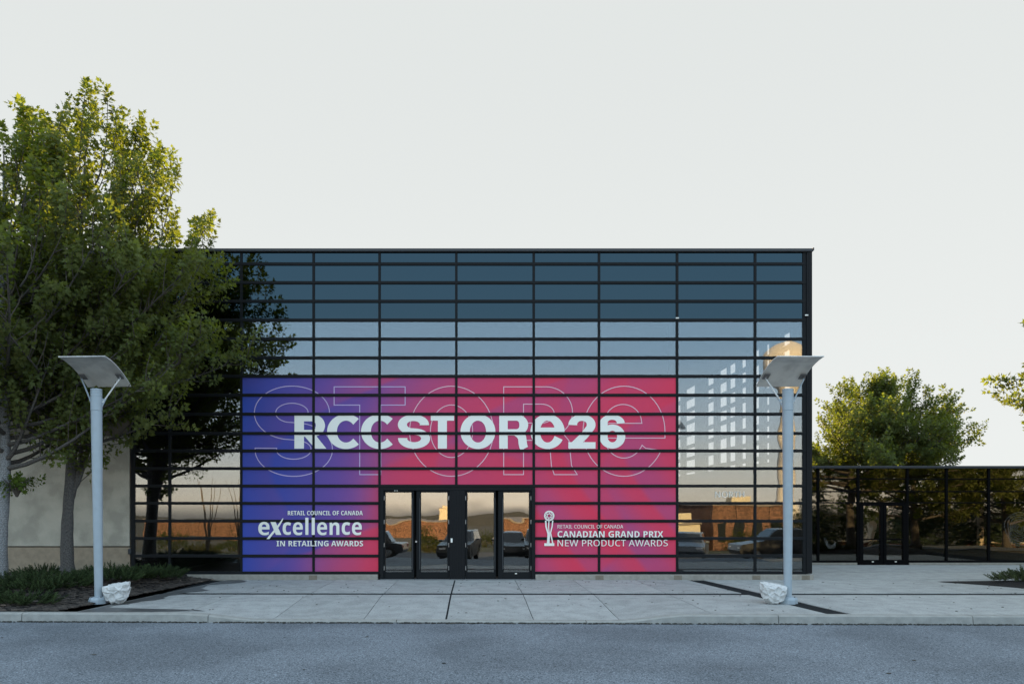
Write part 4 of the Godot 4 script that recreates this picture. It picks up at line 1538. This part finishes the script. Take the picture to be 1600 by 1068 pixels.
	for s in sites:
		if P.has("zmin"):
			if s[0].z < P.zmin - 0.12 and s[0].y + at.y < 8.0:
				continue
			if s[0].z > P.zmax and s[0].y < 5.3 and s[0].x + at.x > -8.1:
				continue
		var k := r.randi() % 4
		var sc: float = r.randf_range(0.75, 1.2) * P.get("leaf", 1.0)
		places[k].append(Transform3D(basis_along(s[1], r.randf() * TAU, sc), s[0]))
		var v := r.randf_range(0.72, 1.25)
		var yel := r.randf_range(-0.02, 0.035)
		tints[k].append(Color(tint.r * v + yel * 0.6, tint.g * v + yel * 0.3, tint.b * v))
	for k in 4:
		many("foliage", leaf_meshes[k], M.leaf, t, places[k], tints[k])
	return t

func make_conifer(label: String, at: Vector3, hgt: float, rad: float, sd: int) -> void:
	var r := RandomNumberGenerator.new()
	r.seed = sd
	var t := thing("spruce_tree", label, "tree", at)
	var b := MB.new()
	b.tube([Vector3(0, -0.2, 0), Vector3(0, hgt * 0.5, 0), Vector3(0, hgt, 0)], [0.16, 0.09, 0.015], 8)
	obj("trunk", b.mesh(), M.bark, t)
	var places := []
	var tints := []
	var h := 0.5
	while h < hgt:
		var R := rad * (1.0 - h / hgt) + 0.1
		for k in 9:
			var a := k * TAU / 9.0 + h * 3.1 + r.randf() * 0.3
			var d := Vector3(cos(a), -0.12, sin(a)).normalized()
			var steps := int(R / 0.22) + 1
			for s in steps:
				var p := Vector3(0, h + r.randf_range(-0.1, 0.1), 0) + d * R * (s + 0.6) / steps + Vector3(0, -0.05 * s * s * 0.2, 0)
				var dd := (d + Vector3(r.randf() - 0.5, r.randf() - 0.6, r.randf() - 0.5) * 0.9).normalized()
				places.append(Transform3D(basis_along(dd, r.randf() * 6.0, r.randf_range(1.2, 2.0)), p))
				var v := r.randf_range(0.7, 1.3)
				tints.append(Color(0.045 * v, 0.07 * v, 0.04 * v))
		h += 0.34
	many("foliage", needle_mesh, M.needle, t, places, tints)

func make_shrub(called: String, label: String, at: Vector3, rx: float, rz: float, hgt: float, sd: int, count: int, tint: Color, leafy := false, group := "") -> void:
	var r := RandomNumberGenerator.new()
	r.seed = sd
	var t := thing(called, label, "shrub", at, 0.0, group)
	var st := MB.new()
	for k in 12:
		var a := k * 2.4
		st.tube([Vector3(0, -0.05, 0), Vector3(cos(a) * rx * 0.4, hgt * 0.45, sin(a) * rz * 0.4), Vector3(cos(a) * rx * 0.8, hgt * 0.75, sin(a) * rz * 0.8)], [0.02, 0.012, 0.004], 4, false)
	obj("stems", st.mesh(), M.twig, t)
	var places := []
	var tints := []
	for k in count:
		var a := r.randf() * TAU
		var q := sqrt(r.randf())
		var bump := 0.75 + 0.25 * sin(a * 5.0 + sd) * sin(q * 7.0 + sd)
		var y := hgt * bump * sqrt(maxf(1.0 - q * q, 0.0)) * r.randf_range(0.55, 1.05)
		var p := Vector3(cos(a) * q * rx * (0.85 + 0.2 * sin(a * 4.0 + sd)), y, sin(a) * q * rz)
		var d := Vector3(cos(a) * q * 1.1 + r.randf() - 0.5, 0.45 + r.randf() * 0.4, sin(a) * q * 1.1 + r.randf() - 0.5).normalized()
		places.append(Transform3D(basis_along(d, r.randf() * 6.0, r.randf_range(0.45, 0.95) if not leafy else r.randf_range(0.5, 1.0)), p))
		var v := r.randf_range(0.6, 1.35)
		tints.append(Color(tint.r * v, tint.g * v, tint.b * v))
	many("foliage", leaf_meshes[sd % 4] if leafy else needle_mesh, M.leaf if leafy else M.needle, t, places, tints)

func build_trees() -> void:
	make_leaf_meshes()
	var g := "maples in the planting bed left of the glass hall"
	# nearer maple at the left edge
	make_tree("maple_tree", "large maple with a pale grey trunk at the left edge of the planting bed", "tree", g, Vector3(-9.22, 0.10, 3.1), {
		"seed": 11, "fork": 2.35, "limbs": 62, "rise": [0.7, 2.6], "r0": 0.132, "bark": M.pale_bark, "secs": 13, "sec_len": 1.0, "gap": 0.15, "lift": 0.45, "thin": 0.62, "shoots": 16, "zmin": -2.7, "zmax": 0.45,
		"env": [[2.4, 2.5], [3.4, 3.35], [5.0, 3.7], [6.2, 3.2], [7.0, 2.4], [7.8, 1.6], [8.5, 0.8], [8.9, 0.3]], "bare": 0.16})
	# second maple against the wall
	make_tree("maple_tree", "forked maple with a rough grey trunk standing against the beige wall", "tree", g, Vector3(-8.58, 0.22, 1.95), {
		"seed": 23, "fork": 2.75, "limbs": 56, "rise": [0.6, 2.2], "r0": 0.128, "bark": M.bark, "secs": 13, "sec_len": 1.0, "gap": 0.15, "lift": 0.45, "thin": 0.6, "shoots": 18, "lean_x": 0.4, "zmin": -1.55, "zmax": 1.6,
		"env": [[2.7, 2.0], [3.8, 2.9], [5.2, 3.6], [6.4, 3.5], [7.5, 2.7], [8.4, 1.7], [9.2, 1.0], [9.7, 0.5]], "bare": 0.16,
		"leaders": [[1.55, Vector3(0.55, 4.6, 0.1)], [1.75, Vector3(0.75, 6.2, -0.4)], [3.6, Vector3(3.05, 7.45, 0.3), 0.7], [4.2, Vector3(2.65, 8.15, 0.9), 0.7], [3.3, Vector3(3.25, 6.85, 0.7), 0.7], [5.0, Vector3(2.15, 8.75, 0.0), 0.65], [4.4, Vector3(2.7, 7.7, -0.6), 0.7], [4.8, Vector3(1.9, 8.3, 0.9), 0.7], [5.2, Vector3(1.6, 9.2, -0.5), 0.6]]})
	# low shoot on the left trunk
	make_shrub("maple_shoot", "small leafy shoot growing low from the pale maple trunk", Vector3(-8.92, 1.98, 3.15), 0.34, 0.24, 0.42, 3, 26, Color(0.09, 0.13, 0.03), true)
	# maple behind the low wing
	make_tree("maple_tree", "broad sunlit maple rising behind the low glass wing", "tree", "", Vector3(16.7, -0.1, -12.2), {
		"seed": 31, "fork": 1.9, "limbs": 66, "rise": [0.8, 2.6], "r0": 0.18, "bark": M.bark, "secs": 15, "sec_len": 1.1, "gap": 0.16, "lift": 0.32, "leaf": 1.1,
		"env": [[1.9, 2.7], [3.0, 3.4], [4.3, 3.4], [5.4, 2.8], [6.2, 2.0], [6.7, 0.9], [6.9, 0.1]], "thin": 0.3, "shoots": 18, "bare": 0.22, "tint": Color(0.155, 0.182, 0.064)})
	# tree at the right edge, only its twig ends come into view
	make_tree("maple_tree", "tree of level sunlit branches reaching in at the right edge", "tree", "", Vector3(15.4, 0.1, 3.0), {
		"seed": 47, "fork": 2.2, "limbs": 50, "rise": [0.2, 0.9], "r0": 0.17, "bark": M.bark, "secs": 12, "sec_len": 0.8, "gap": 0.15, "lift": 0.10, "curve": 1.0,
		"env": [[2.2, 3.8], [4.5, 4.15], [6.0, 3.9], [7.2, 2.4], [8.0, 0.4]], "bare": 0.2, "tint": Color(0.155, 0.182, 0.064)})
	# trees seen mirrored in the low wing
	make_tree("maple_tree", "round maple mirrored in the right end of the low glass wing", "tree", "", Vector3(20.8, -0.1, 7.5), {
		"seed": 53, "fork": 1.2, "limbs": 30, "rise": [0.6, 1.8], "r0": 0.17, "bark": M.bark, "secs": 15, "sec_len": 1.1, "gap": 0.18, "lift": 0.3, "leaf": 1.25,
		"env": [[1.2, 2.8], [3.2, 3.7], [5.0, 3.6], [6.5, 2.4], [7.6, 0.4]], "bare": 0.2})
	make_tree("maple_tree", "wide maple mirrored beside the double door of the low wing", "tree", "", Vector3(26.5, -0.3, 9.5), {
		"seed": 59, "fork": 1.2, "limbs": 30, "rise": [0.6, 1.8], "r0": 0.17, "bark": M.bark, "secs": 15, "sec_len": 1.1, "gap": 0.18, "lift": 0.3, "leaf": 1.25,
		"env": [[1.2, 2.8], [3.2, 3.8], [5.0, 3.7], [6.5, 2.4], [7.8, 0.4]], "bare": 0.2})
	make_conifer("layered spruce mirrored right of the double door", Vector3(25.0, lot_y(15.0), 15.0), 6.0, 1.9, 3)
	make_conifer("taller dark spruce mirrored in the right panes of the low wing", Vector3(29.5, lot_y(15.5), 15.5), 7.5, 2.2, 4)
	make_conifer("small spruce mirrored in the left panes of the low wing", Vector3(21.8, lot_y(19.0), 19.0), 4.0, 1.5, 5)
	for k in 4:
		make_shrub("tall_hedge", ["dense tall hedge shrub mirrored at the left of the low wing", "dense tall hedge shrub mirrored in the double door", "dense tall hedge shrub mirrored between the spruces", "dense tall hedge shrub mirrored at the right of the low wing"][k], Vector3(20.0 + 5.6 * k, lot_y(24.0), 24.0 - k * 0.8), 3.4, 1.6, 4.2, 80 + k, 1500, Color(0.05, 0.065, 0.025), true, "tall hedge shrubs across the road")
	# creeping junipers in the bed
	var spots := [[-8.35, 3.55, 1.05, 0.62, 0.26, "spreading green juniper in front of the forked maple trunk"], [-7.55, 2.2, 0.85, 0.6, 0.20, "low juniper behind the left lamp post"], [-7.2, 1.1, 0.75, 0.45, 0.16, "dark creeping juniper at the foot of the glass hall"], [-9.0, 4.55, 0.9, 0.36, 0.13, "thin creeping juniper along the left kerb"], [-7.95, 4.75, 0.75, 0.30, 0.11, "flat juniper between the kerb and the left lamp post"], [-9.35, 1.6, 0.5, 0.35, 0.12, "sparse low juniper under the beige wall"]]
	for k in spots.size():
		var s: Array = spots[k]
		make_shrub("creeping_juniper", s[5], Vector3(s[0], bed_h(s[0], s[1]), s[1]), s[2], s[3], s[4] * 0.5, 60 + k, int(400 * s[2] * s[3] / 0.5), Color(0.034, 0.052, 0.017), false, "creeping junipers in the left bed")
	make_shrub("ground_cover", "low green plants in the small bed at the right edge", Vector3(12.6, 0.08, 1.05), 0.9, 0.35, 0.11, 71, 380, Color(0.06, 0.075, 0.03))
	make_shrub("ground_cover", "taller weedy plants at the right end of the small bed", Vector3(13.7, 0.08, 1.5), 0.9, 0.45, 0.14, 72, 400, Color(0.07, 0.08, 0.03))
	var bo := MB.new()
	var P := func(th: float, ph: float) -> Vector3:
		var d := Vector3(sin(th) * cos(ph), cos(th), sin(th) * sin(ph))
		return d * Vector3(0.16, 0.11, 0.12) * (1.0 + 0.12 * sin(ph * 3.0 + th * 4.0) + 0.06 * cos(ph * 7.0))
	for j in 14:
		for i in 22:
			var a: Vector3 = P.call(PI * j / 14.0, TAU * i / 22.0)
			bo.quad(a, P.call(PI * j / 14.0, TAU * (i + 1) / 22.0), P.call(PI * (j + 1) / 14.0, TAU * (i + 1) / 22.0), P.call(PI * (j + 1) / 14.0, TAU * i / 22.0), a + Vector3(0, 0.001, 0))
	tag(obj("boulder", bo.mesh(), M.boulder, self, Vector3(-9.55, bed_h(-9.55, 0.5) + 0.06, 0.5)), "small brown boulder on the mulch under the beige wall", "boulder")

# ---------------------------------------------------------------- things across the road, seen mirrored in the glass
func build_car(label: String, at: Vector3, turn: float, color: Color, suv: bool) -> void:
	var t := thing("parked_car", label, "car", at, turn, "cars parked across the road")
	t.rotation.x = 0.0
	var k := 1.12 if suv else 1.0
	var paint := StandardMaterial3D.new()
	paint.resource_name = "car_paint"
	paint.albedo_color = color
	paint.metallic = 0.4
	paint.roughness = 0.25
	paint.clearcoat_enabled = true
	paint.clearcoat = 1.0
	var low := [Vector2(-2.2, 0.32), Vector2(-2.28, 0.55), Vector2(-2.2, 0.78 * k), Vector2(-1.2, 0.93 * k), Vector2(1.75, 0.96 * k), Vector2(2.2, 0.92 * k), Vector2(2.25, 0.55), Vector2(2.15, 0.3), Vector2(1.80, 0.26), Vector2(1.66, 0.55), Vector2(1.40, 0.68), Vector2(1.14, 0.55), Vector2(1.0, 0.26), Vector2(-1.0, 0.26), Vector2(-1.14, 0.55), Vector2(-1.40, 0.68), Vector2(-1.66, 0.55), Vector2(-1.80, 0.26)]
	var b := MB.new()
	extrude(b, low, func(y: float) -> float: return 0.90 - 0.04 * absf(y - 0.6))
	obj("body", b.mesh(), paint, t)
	var yb := 0.94 * k
	var yt := 1.46 * k
	var rear := 2.1 if suv else 1.65
	var cab := [Vector2(-1.15, yb - 0.03), Vector2(-0.35, yt - 0.03), Vector2(0.2, yt), Vector2(rear - 0.55, yt - 0.02), Vector2(rear, yb - 0.02)]
	var cb := MB.new()
	var hw := func(y: float) -> float: return lerpf(0.85, 0.64, clampf((y - yb) / (yt - yb), 0.0, 1.0))
	extrude(cb, cab, hw)
	obj("cabin", cb.mesh(), paint, t)
	for s in [-1.0, 1.0]:
		for w in [[-0.86, -0.30, 0.28, 0.28], [0.36, 0.36, rear - 0.62, rear - 0.22]]:
			var g := MB.new()
			var y0: float = yb + 0.03
			var y1: float = yt - 0.09
			g.quad(Vector3(w[0], y0, s * (hw.call(y0) + 0.006)), Vector3(w[1], y1, s * (hw.call(y1) + 0.006)), Vector3(w[2], y1, s * (hw.call(y1) + 0.006)), Vector3(w[3], y0, s * (hw.call(y0) + 0.006)), Vector3(0, 0.2, s))
			obj("side_window", g.mesh(), M.dark_glass, t)
	var ws := MB.new()
	ws.quad(Vector3(-1.09, yb + 0.02, -0.74), Vector3(-1.09, yb + 0.02, 0.74), Vector3(-0.42, yt - 0.07, 0.58), Vector3(-0.42, yt - 0.07, -0.58), Vector3(-1, 1, 0))
	obj("windscreen", ws.mesh(), M.dark_glass, t)
	var rw := MB.new()
	rw.quad(Vector3(rear - 0.02, yb + 0.06, -0.7), Vector3(rear - 0.02, yb + 0.06, 0.7), Vector3(rear - 0.46, yt - 0.08, 0.58), Vector3(rear - 0.46, yt - 0.08, -0.58), Vector3(1, 1, 0))
	obj("rear_window", rw.mesh(), M.dark_glass, t)
	for sx in [-1.40, 1.40]:
		for s in [-1.0, 1.0]:
			var ty := MB.new()
			ty.tube([Vector3(sx, 0.33, s * 0.68), Vector3(sx, 0.33, s * 0.70), Vector3(sx, 0.33, s * 0.86), Vector3(sx, 0.33, s * 0.88)], [0.30, 0.33, 0.33, 0.30], 24)
			var wheel := obj("wheel", ty.mesh(), M.tyre, t)
			var rm := MB.new()
			rm.tube([Vector3(sx, 0.33, s * 0.86), Vector3(sx, 0.33, s * 0.886)], [0.215, 0.20], 20)
			obj("rim", rm.mesh(), M.chrome, wheel)
	for s in [-1.0, 1.0]:
		var hl := MB.new()
		hl.box(Vector3(-2.17, 0.68, s * 0.64), Vector3(0.16, 0.14, 0.34), 0.03)
		obj("headlight", hl.mesh(), M.lamp_glass, t)
		var tl := MB.new()
		tl.box(Vector3(2.18, 0.78, s * 0.68), Vector3(0.1, 0.2, 0.28), 0.03)
		obj("tail_light", tl.mesh(), M.tail_red, t)
		var mr := MB.new()
		mr.box(Vector3(-0.8, yb + 0.06, s * 0.98), Vector3(0.1, 0.13, 0.2), 0.03)
		obj("wing_mirror", mr.mesh(), paint, t)

func extrude(b: MB, prof: Array, hw: Callable) -> void:
	var n := prof.size()
	var c := Vector2.ZERO
	for p in prof:
		c += p / n
	for i in n:
		var p: Vector2 = prof[i]
		var q: Vector2 = prof[(i + 1) % n]
		var d := q - p
		var out := Vector2(d.y, -d.x)
		if out.dot((p + q) / 2 - c) < 0:
			out = -out
		b.quad(Vector3(p.x, p.y, -hw.call(p.y)), Vector3(q.x, q.y, -hw.call(q.y)), Vector3(q.x, q.y, hw.call(q.y)), Vector3(p.x, p.y, hw.call(p.y)), Vector3(out.x, out.y, 0))
	var ix := Geometry2D.triangulate_polygon(PackedVector2Array(prof))
	for k in ix.size() / 3:
		for s in [-1.0, 1.0]:
			var v := []
			for j in 3:
				var p: Vector2 = prof[ix[k * 3 + j]]
				v.append(Vector3(p.x, p.y, s * hw.call(p.y)))
			b.tri(v[0], v[1], v[2], Vector3(0, 0, s))

func build_far(label: String, x0: float, x1: float, z: float, depth: float, h: float, m: Material, nwin: int) -> void:
	var y := lot_y(z) - 0.3
	var t := thing("commercial_building", label, "building", Vector3((x0 + x1) / 2, y, z + depth / 2))
	var w := x1 - x0
	var b := MB.new()
	b.box(Vector3(0, h / 2, 0), Vector3(w, h, depth))
	obj("wall", b.mesh(), m, t)
	var r := MB.new()
	r.box(Vector3(0, h + 0.12, 0), Vector3(w + 0.3, 0.24, depth + 0.3), 0.03)
	var ro := obj("roof", r.mesh(), M.grey_roof, t)
	var u := MB.new()
	u.box(Vector3(w * 0.2, h + 0.6, 0), Vector3(2.2, 0.9, 2.0), 0.05)
	obj("roof_unit", u.mesh(), M.cream_wall, ro)
	for k in nwin:
		var g := MB.new()
		var x := lerpf(-w / 2, w / 2, (k + 0.5) / nwin)
		g.box(Vector3(x, h * 0.45, -depth / 2 - 0.02), Vector3(w / nwin * 0.5, h * 0.4, 0.06))
		obj("window", g.mesh(), M.dark_glass, t)

func build_mirrored() -> void:
	build_far("long low brick warehouse far across the car park", -78.0, -2.5, 150.0, 30.0, 3.7, M.brick, 0)
	build_far("pale concrete block rising behind the brick warehouse", -9.5, -6.3, 172.0, 10.0, 7.4, M.cream_wall, 0)
	build_far("tall brick block beyond the verge, mirrored in the right bay", 26.0, 33.5, 60.0, 14.0, 5.2, M.brick, 4)
	build_far("small cream building left of the brick block, mirrored in the right bay", 20.5, 24.6, 60.0, 8.0, 3.2, M.cream_wall, 3)
	build_far("distant brick store mirrored through the right hand doors", 6.5, 22.0, 150.0, 18.0, 3.9, M.brick, 0)
	var hill := MB.new()
	for i in 30:
		var xa := -260.0 + 18.0 * i
		var ha := 0.9 + 0.8 * sin(i * 0.55) + 0.5 * sin(i * 1.7)
		var hb := 0.9 + 0.8 * sin((i + 1) * 0.55) + 0.5 * sin((i + 1) * 1.7)
		var y := -5.3
		hill.quad(Vector3(xa, y, 300), Vector3(xa + 18, y, 300), Vector3(xa + 18, y + hb + 2.0, 330), Vector3(xa, y + ha + 2.0, 330), Vector3(0, 1, -1))
		hill.quad(Vector3(xa, y + ha + 2.0, 330), Vector3(xa + 18, y + hb + 2.0, 330), Vector3(xa + 18, y, 420), Vector3(xa, y, 420), Vector3(0, 1, 1))
	struct("hills", hill.mesh(), M.field)
	# water tower
	var wt := thing("water_tower", "tall pedestal water tower with a round tank far across the road", "water tower", Vector3(73.4, -5.3, 150.0))
	var st := MB.new()
	st.lathe(Vector3.ZERO, [Vector2(4.6, 0.0), Vector2(4.0, 2.0), Vector2(2.9, 6.0), Vector2(2.1, 10.0), Vector2(1.75, 14.0), Vector2(1.7, 30.0), Vector2(1.9, 33.5), Vector2(2.6, 35.6)], 28)
	obj("pedestal", st.mesh(), M.tower_paint, wt)
	var gl := MB.new()
	var prof := []
	for k in 15:
		var th := lerpf(-1.1, PI / 2, k / 14.0)
		prof.append(Vector2(5.6 * cos(th), 40.3 + 5.3 * sin(th)))
	gl.lathe(Vector3.ZERO, prof, 32)
	obj("tank", gl.mesh(), M.tower_paint, wt)
	# utility poles
	for p in [[-1.35, 80.0, 9.0, "utility pole mirrored in the left hand doors"], [-30.0, 85.0, 9.0, "utility pole mirrored in the left glass bays"], [8.0, 70.0, 11.0, "tall utility pole mirrored in the right hand doors"]]:
		var t := thing("utility_pole", p[3], "utility pole", Vector3(p[0], lot_y(p[1]) - 0.2, p[1]))
		var b := MB.new()
		b.tube([Vector3.ZERO, Vector3(0, p[2], 0)], [0.17, 0.11], 10)
		obj("pole", b.mesh(), M.wood_pole, t)
		var c := MB.new()
		c.box(Vector3(0, p[2] - 0.6, 0.14), Vector3(2.2, 0.12, 0.1), 0.01)
		obj("crossarm", c.mesh(), M.wood_pole, t)
	# short posts in the sun, mirrored in the low wing
	for p in [[24.2, 17.5, "pale post mirrored inside the left leaf of the double door"], [29.2, 15.0, "pale post mirrored right of the spruce"], [31.8, 13.5, "pale post mirrored in the right panes of the low wing"]]:
		var t := thing("pale_post", p[2], "post", Vector3(p[0], lot_y(p[1]), p[1]), 0.0, "pale posts across the road")
		var b := MB.new()
		b.box(Vector3(0, 1.15, 0), Vector3(0.24, 2.3, 0.24), 0.02)
		obj("shaft", b.mesh(), M.warm_post, t)
		var c := MB.new()
		c.box(Vector3(0, 2.33, 0), Vector3(0.3, 0.07, 0.3), 0.015)
		obj("cap", c.mesh(), M.warm_post, t)
	for p in [[22.5, 27.5, 17.6, "low pale wall mirrored along the foot of the low wing"], [29.0, 33.0, 16.2, "short low pale wall mirrored at the right of the low wing"]]:
		var t := thing("low_wall", p[3], "wall", Vector3((p[0] + p[1]) / 2, lot_y(p[2]), p[2]))
		var b := MB.new()
		b.box(Vector3(0, 0.2, 0), Vector3(p[1] - p[0], 0.5, 0.3), 0.02)
		obj("wall", b.mesh(), M.brick, t)
		var c := MB.new()
		c.box(Vector3(0, 0.48, 0), Vector3(p[1] - p[0] + 0.06, 0.08, 0.38), 0.02)
		obj("coping", c.mesh(), M.cream_wall, t)
	# shrubs and small trees on the verge
	var sh := [[-5.0, 56.0, 1.6, 2.6, 5, "dark conical evergreen on the verge, mirrored in the left hand doors"], [-2.2, 58.0, 2.6, 1.6, 6, "rounded green shrub beside the conical evergreen"], [1.2, 60.0, 2.2, 2.4, 7, "dense green shrub mirrored in the right hand doors"], [5.6, 57.0, 1.6, 2.0, 8, "small bushy shrub mirrored in the last door leaf"], [-31.0, 55.0, 2.6, 2.3, 9, "green hedge clump mirrored in the left glass bays"], [-24.5, 57.0, 3.6, 1.8, 10, "long low hedge mirrored beside the left tree trunks"], [26.5, 52.0, 2.6, 2.6, 11, "leafy shrub in front of the brick block"], [29.8, 51.0, 2.2, 2.9, 12, "tall leafy shrub at the corner of the brick block"], [33.2, 48.0, 2.6, 3.6, 13, "big green tree like shrub mirrored at the edge of the right bay"]]
	for s in sh:
		make_shrub("verge_shrub", s[5], Vector3(s[0], lot_y(s[1]), s[1]), s[2], s[2] * 0.7, s[3], s[4], 520, Color(0.075, 0.095, 0.03), true, "shrubs on the verge across the road")
	var vr := RandomNumberGenerator.new()
	vr.seed = 404
	for k in 9:
		make_shrub("verge_bush", "scrubby bush on the far verge, %s of nine from the left as mirrored" % ["first", "second", "third", "fourth", "fifth", "sixth", "seventh", "eighth", "last"][k], Vector3(-26.0 + 5.6 * k + vr.randf_range(-1.5, 1.5), lot_y(50.0), 50.0 + vr.randf_range(-3.0, 4.0)), vr.randf_range(1.4, 3.0), 0.9, vr.randf_range(0.9, 2.2), 200 + k, 260, Color(0.10, 0.10, 0.04), true, "scrubby bushes along the far verge")
	# thin young trees
	for k in 3:
		var x: float = [-14.6, -12.9, -11.6][k]
		var t := thing("young_tree", ["thin bare young tree mirrored in the left bays, nearest the trunks", "thin bare young tree in the middle of the mirrored row", "thin bare young tree mirrored beside the printed film"][k], "tree", Vector3(x, lot_y(22.0), 22.0), 0.0, "bare young trees across the road")
		var b := MB.new()
		for q in 5:
			var a := q * 1.3 + k
			b.tube([Vector3(0, 0, 0), Vector3(0.12 * cos(a), 1.6, 0.1 * sin(a)), Vector3(0.5 * cos(a) * 0.9, 3.0 + 0.2 * q, 0.3 * sin(a)), Vector3(0.75 * cos(a), 4.2 + 0.1 * q, 0.4 * sin(a))], [0.045, 0.035, 0.02, 0.008], 5)
		obj("stems", b.mesh(), M.wood_pole, t)
	# cars
	for c in [[-5.7, 19.6, 0.06, lin(0.03, 0.035, 0.045), false, "dark saloon car parked side on, mirrored in the left door"], [-0.75, 20.6, -1.45, lin(0.05, 0.055, 0.06), true, "grey four wheel drive facing the hall, mirrored in the third door leaf"], [1.95, 22.2, -1.6, lin(0.04, 0.045, 0.05), true, "dark four wheel drive mirrored in the last door leaf"], [3.45, 19.2, -1.5, lin(0.025, 0.03, 0.035), true, "black four wheel drive nearest the right hand doors"], [11.0, 19.4, -1.2, lin(0.16, 0.18, 0.21), false, "silver blue car mirrored in the right glass bay"], [15.9, 20.2, 0.0, lin(0.02, 0.022, 0.026), true, "black four wheel drive side on, mirrored at the right corner"]]:
		build_car(c[5], Vector3(c[0], lot_y(c[1]) + 0.02, c[1]), c[2], c[3], c[4])

# ---------------------------------------------------------------- scene
func _ready() -> void:
	var cam := Camera3D.new()
	cam.name = "camera"
	cam.projection = Camera3D.PROJECTION_FRUSTUM
	cam.near = 0.05
	cam.far = 1200.0
	var f := 1110.0
	cam.size = cam.near * 1067.5 / f
	cam.frustum_offset = Vector2(cam.near * 59.0 / f, cam.near * 260.0 / f)
	cam.position = Vector3(0, 1.7, 17.0)
	add_child(cam)
	cam.current = true
	var env := Environment.new()
	env.background_mode = Environment.BG_SKY
	env.sky = Sky.new()
	env.sky.sky_material = sky_material()
	env.tonemap_mode = Environment.TONE_MAPPER_LINEAR
	env.tonemap_exposure = EXPO
	env.sdfgi_enabled = true
	env.ssao_enabled = true
	env.ssil_enabled = true
	var we := WorldEnvironment.new()
	we.name = "world"
	we.environment = env
	add_child(we)
	var sun := DirectionalLight3D.new()
	sun.name = "sun"
	sun.light_energy = 1.6
	sun.light_color = Color(1.0, 0.86, 0.62)
	sun.light_angular_distance = 0.5
	sun.shadow_enabled = true
	var az := deg_to_rad(-6.0)
	var el := deg_to_rad(15.7)
	var S := Vector3(sin(az) * cos(el), sin(el), -cos(az) * cos(el))
	sun.transform = Transform3D(Basis.looking_at(-S), Vector3(0, 30, 0))
	add_child(sun)
	rng.seed = 2024
	make_materials()
	build_ground()
	build_hall()
	build_wing()
	build_annex()
	build_trees()
	build_lettering()
	build_lamp(-6.74, 0.012, -1.0, "pale blue lamp post with tilted reflector at the left, by the planting bed")
	build_lamp(5.63, 0.0, 1.0, "pale blue lamp post with tilted reflector at the right, on the dark strip")
	build_stone(Vector3(-6.40, 0.0, 4.30), 4, 1.0, "white faceted stone right of the left lamp post base")
	build_stone(Vector3(5.34, 0.0, 4.32), 9, -1.0, "white faceted stone left of the right lamp post base")
	build_mirrored()
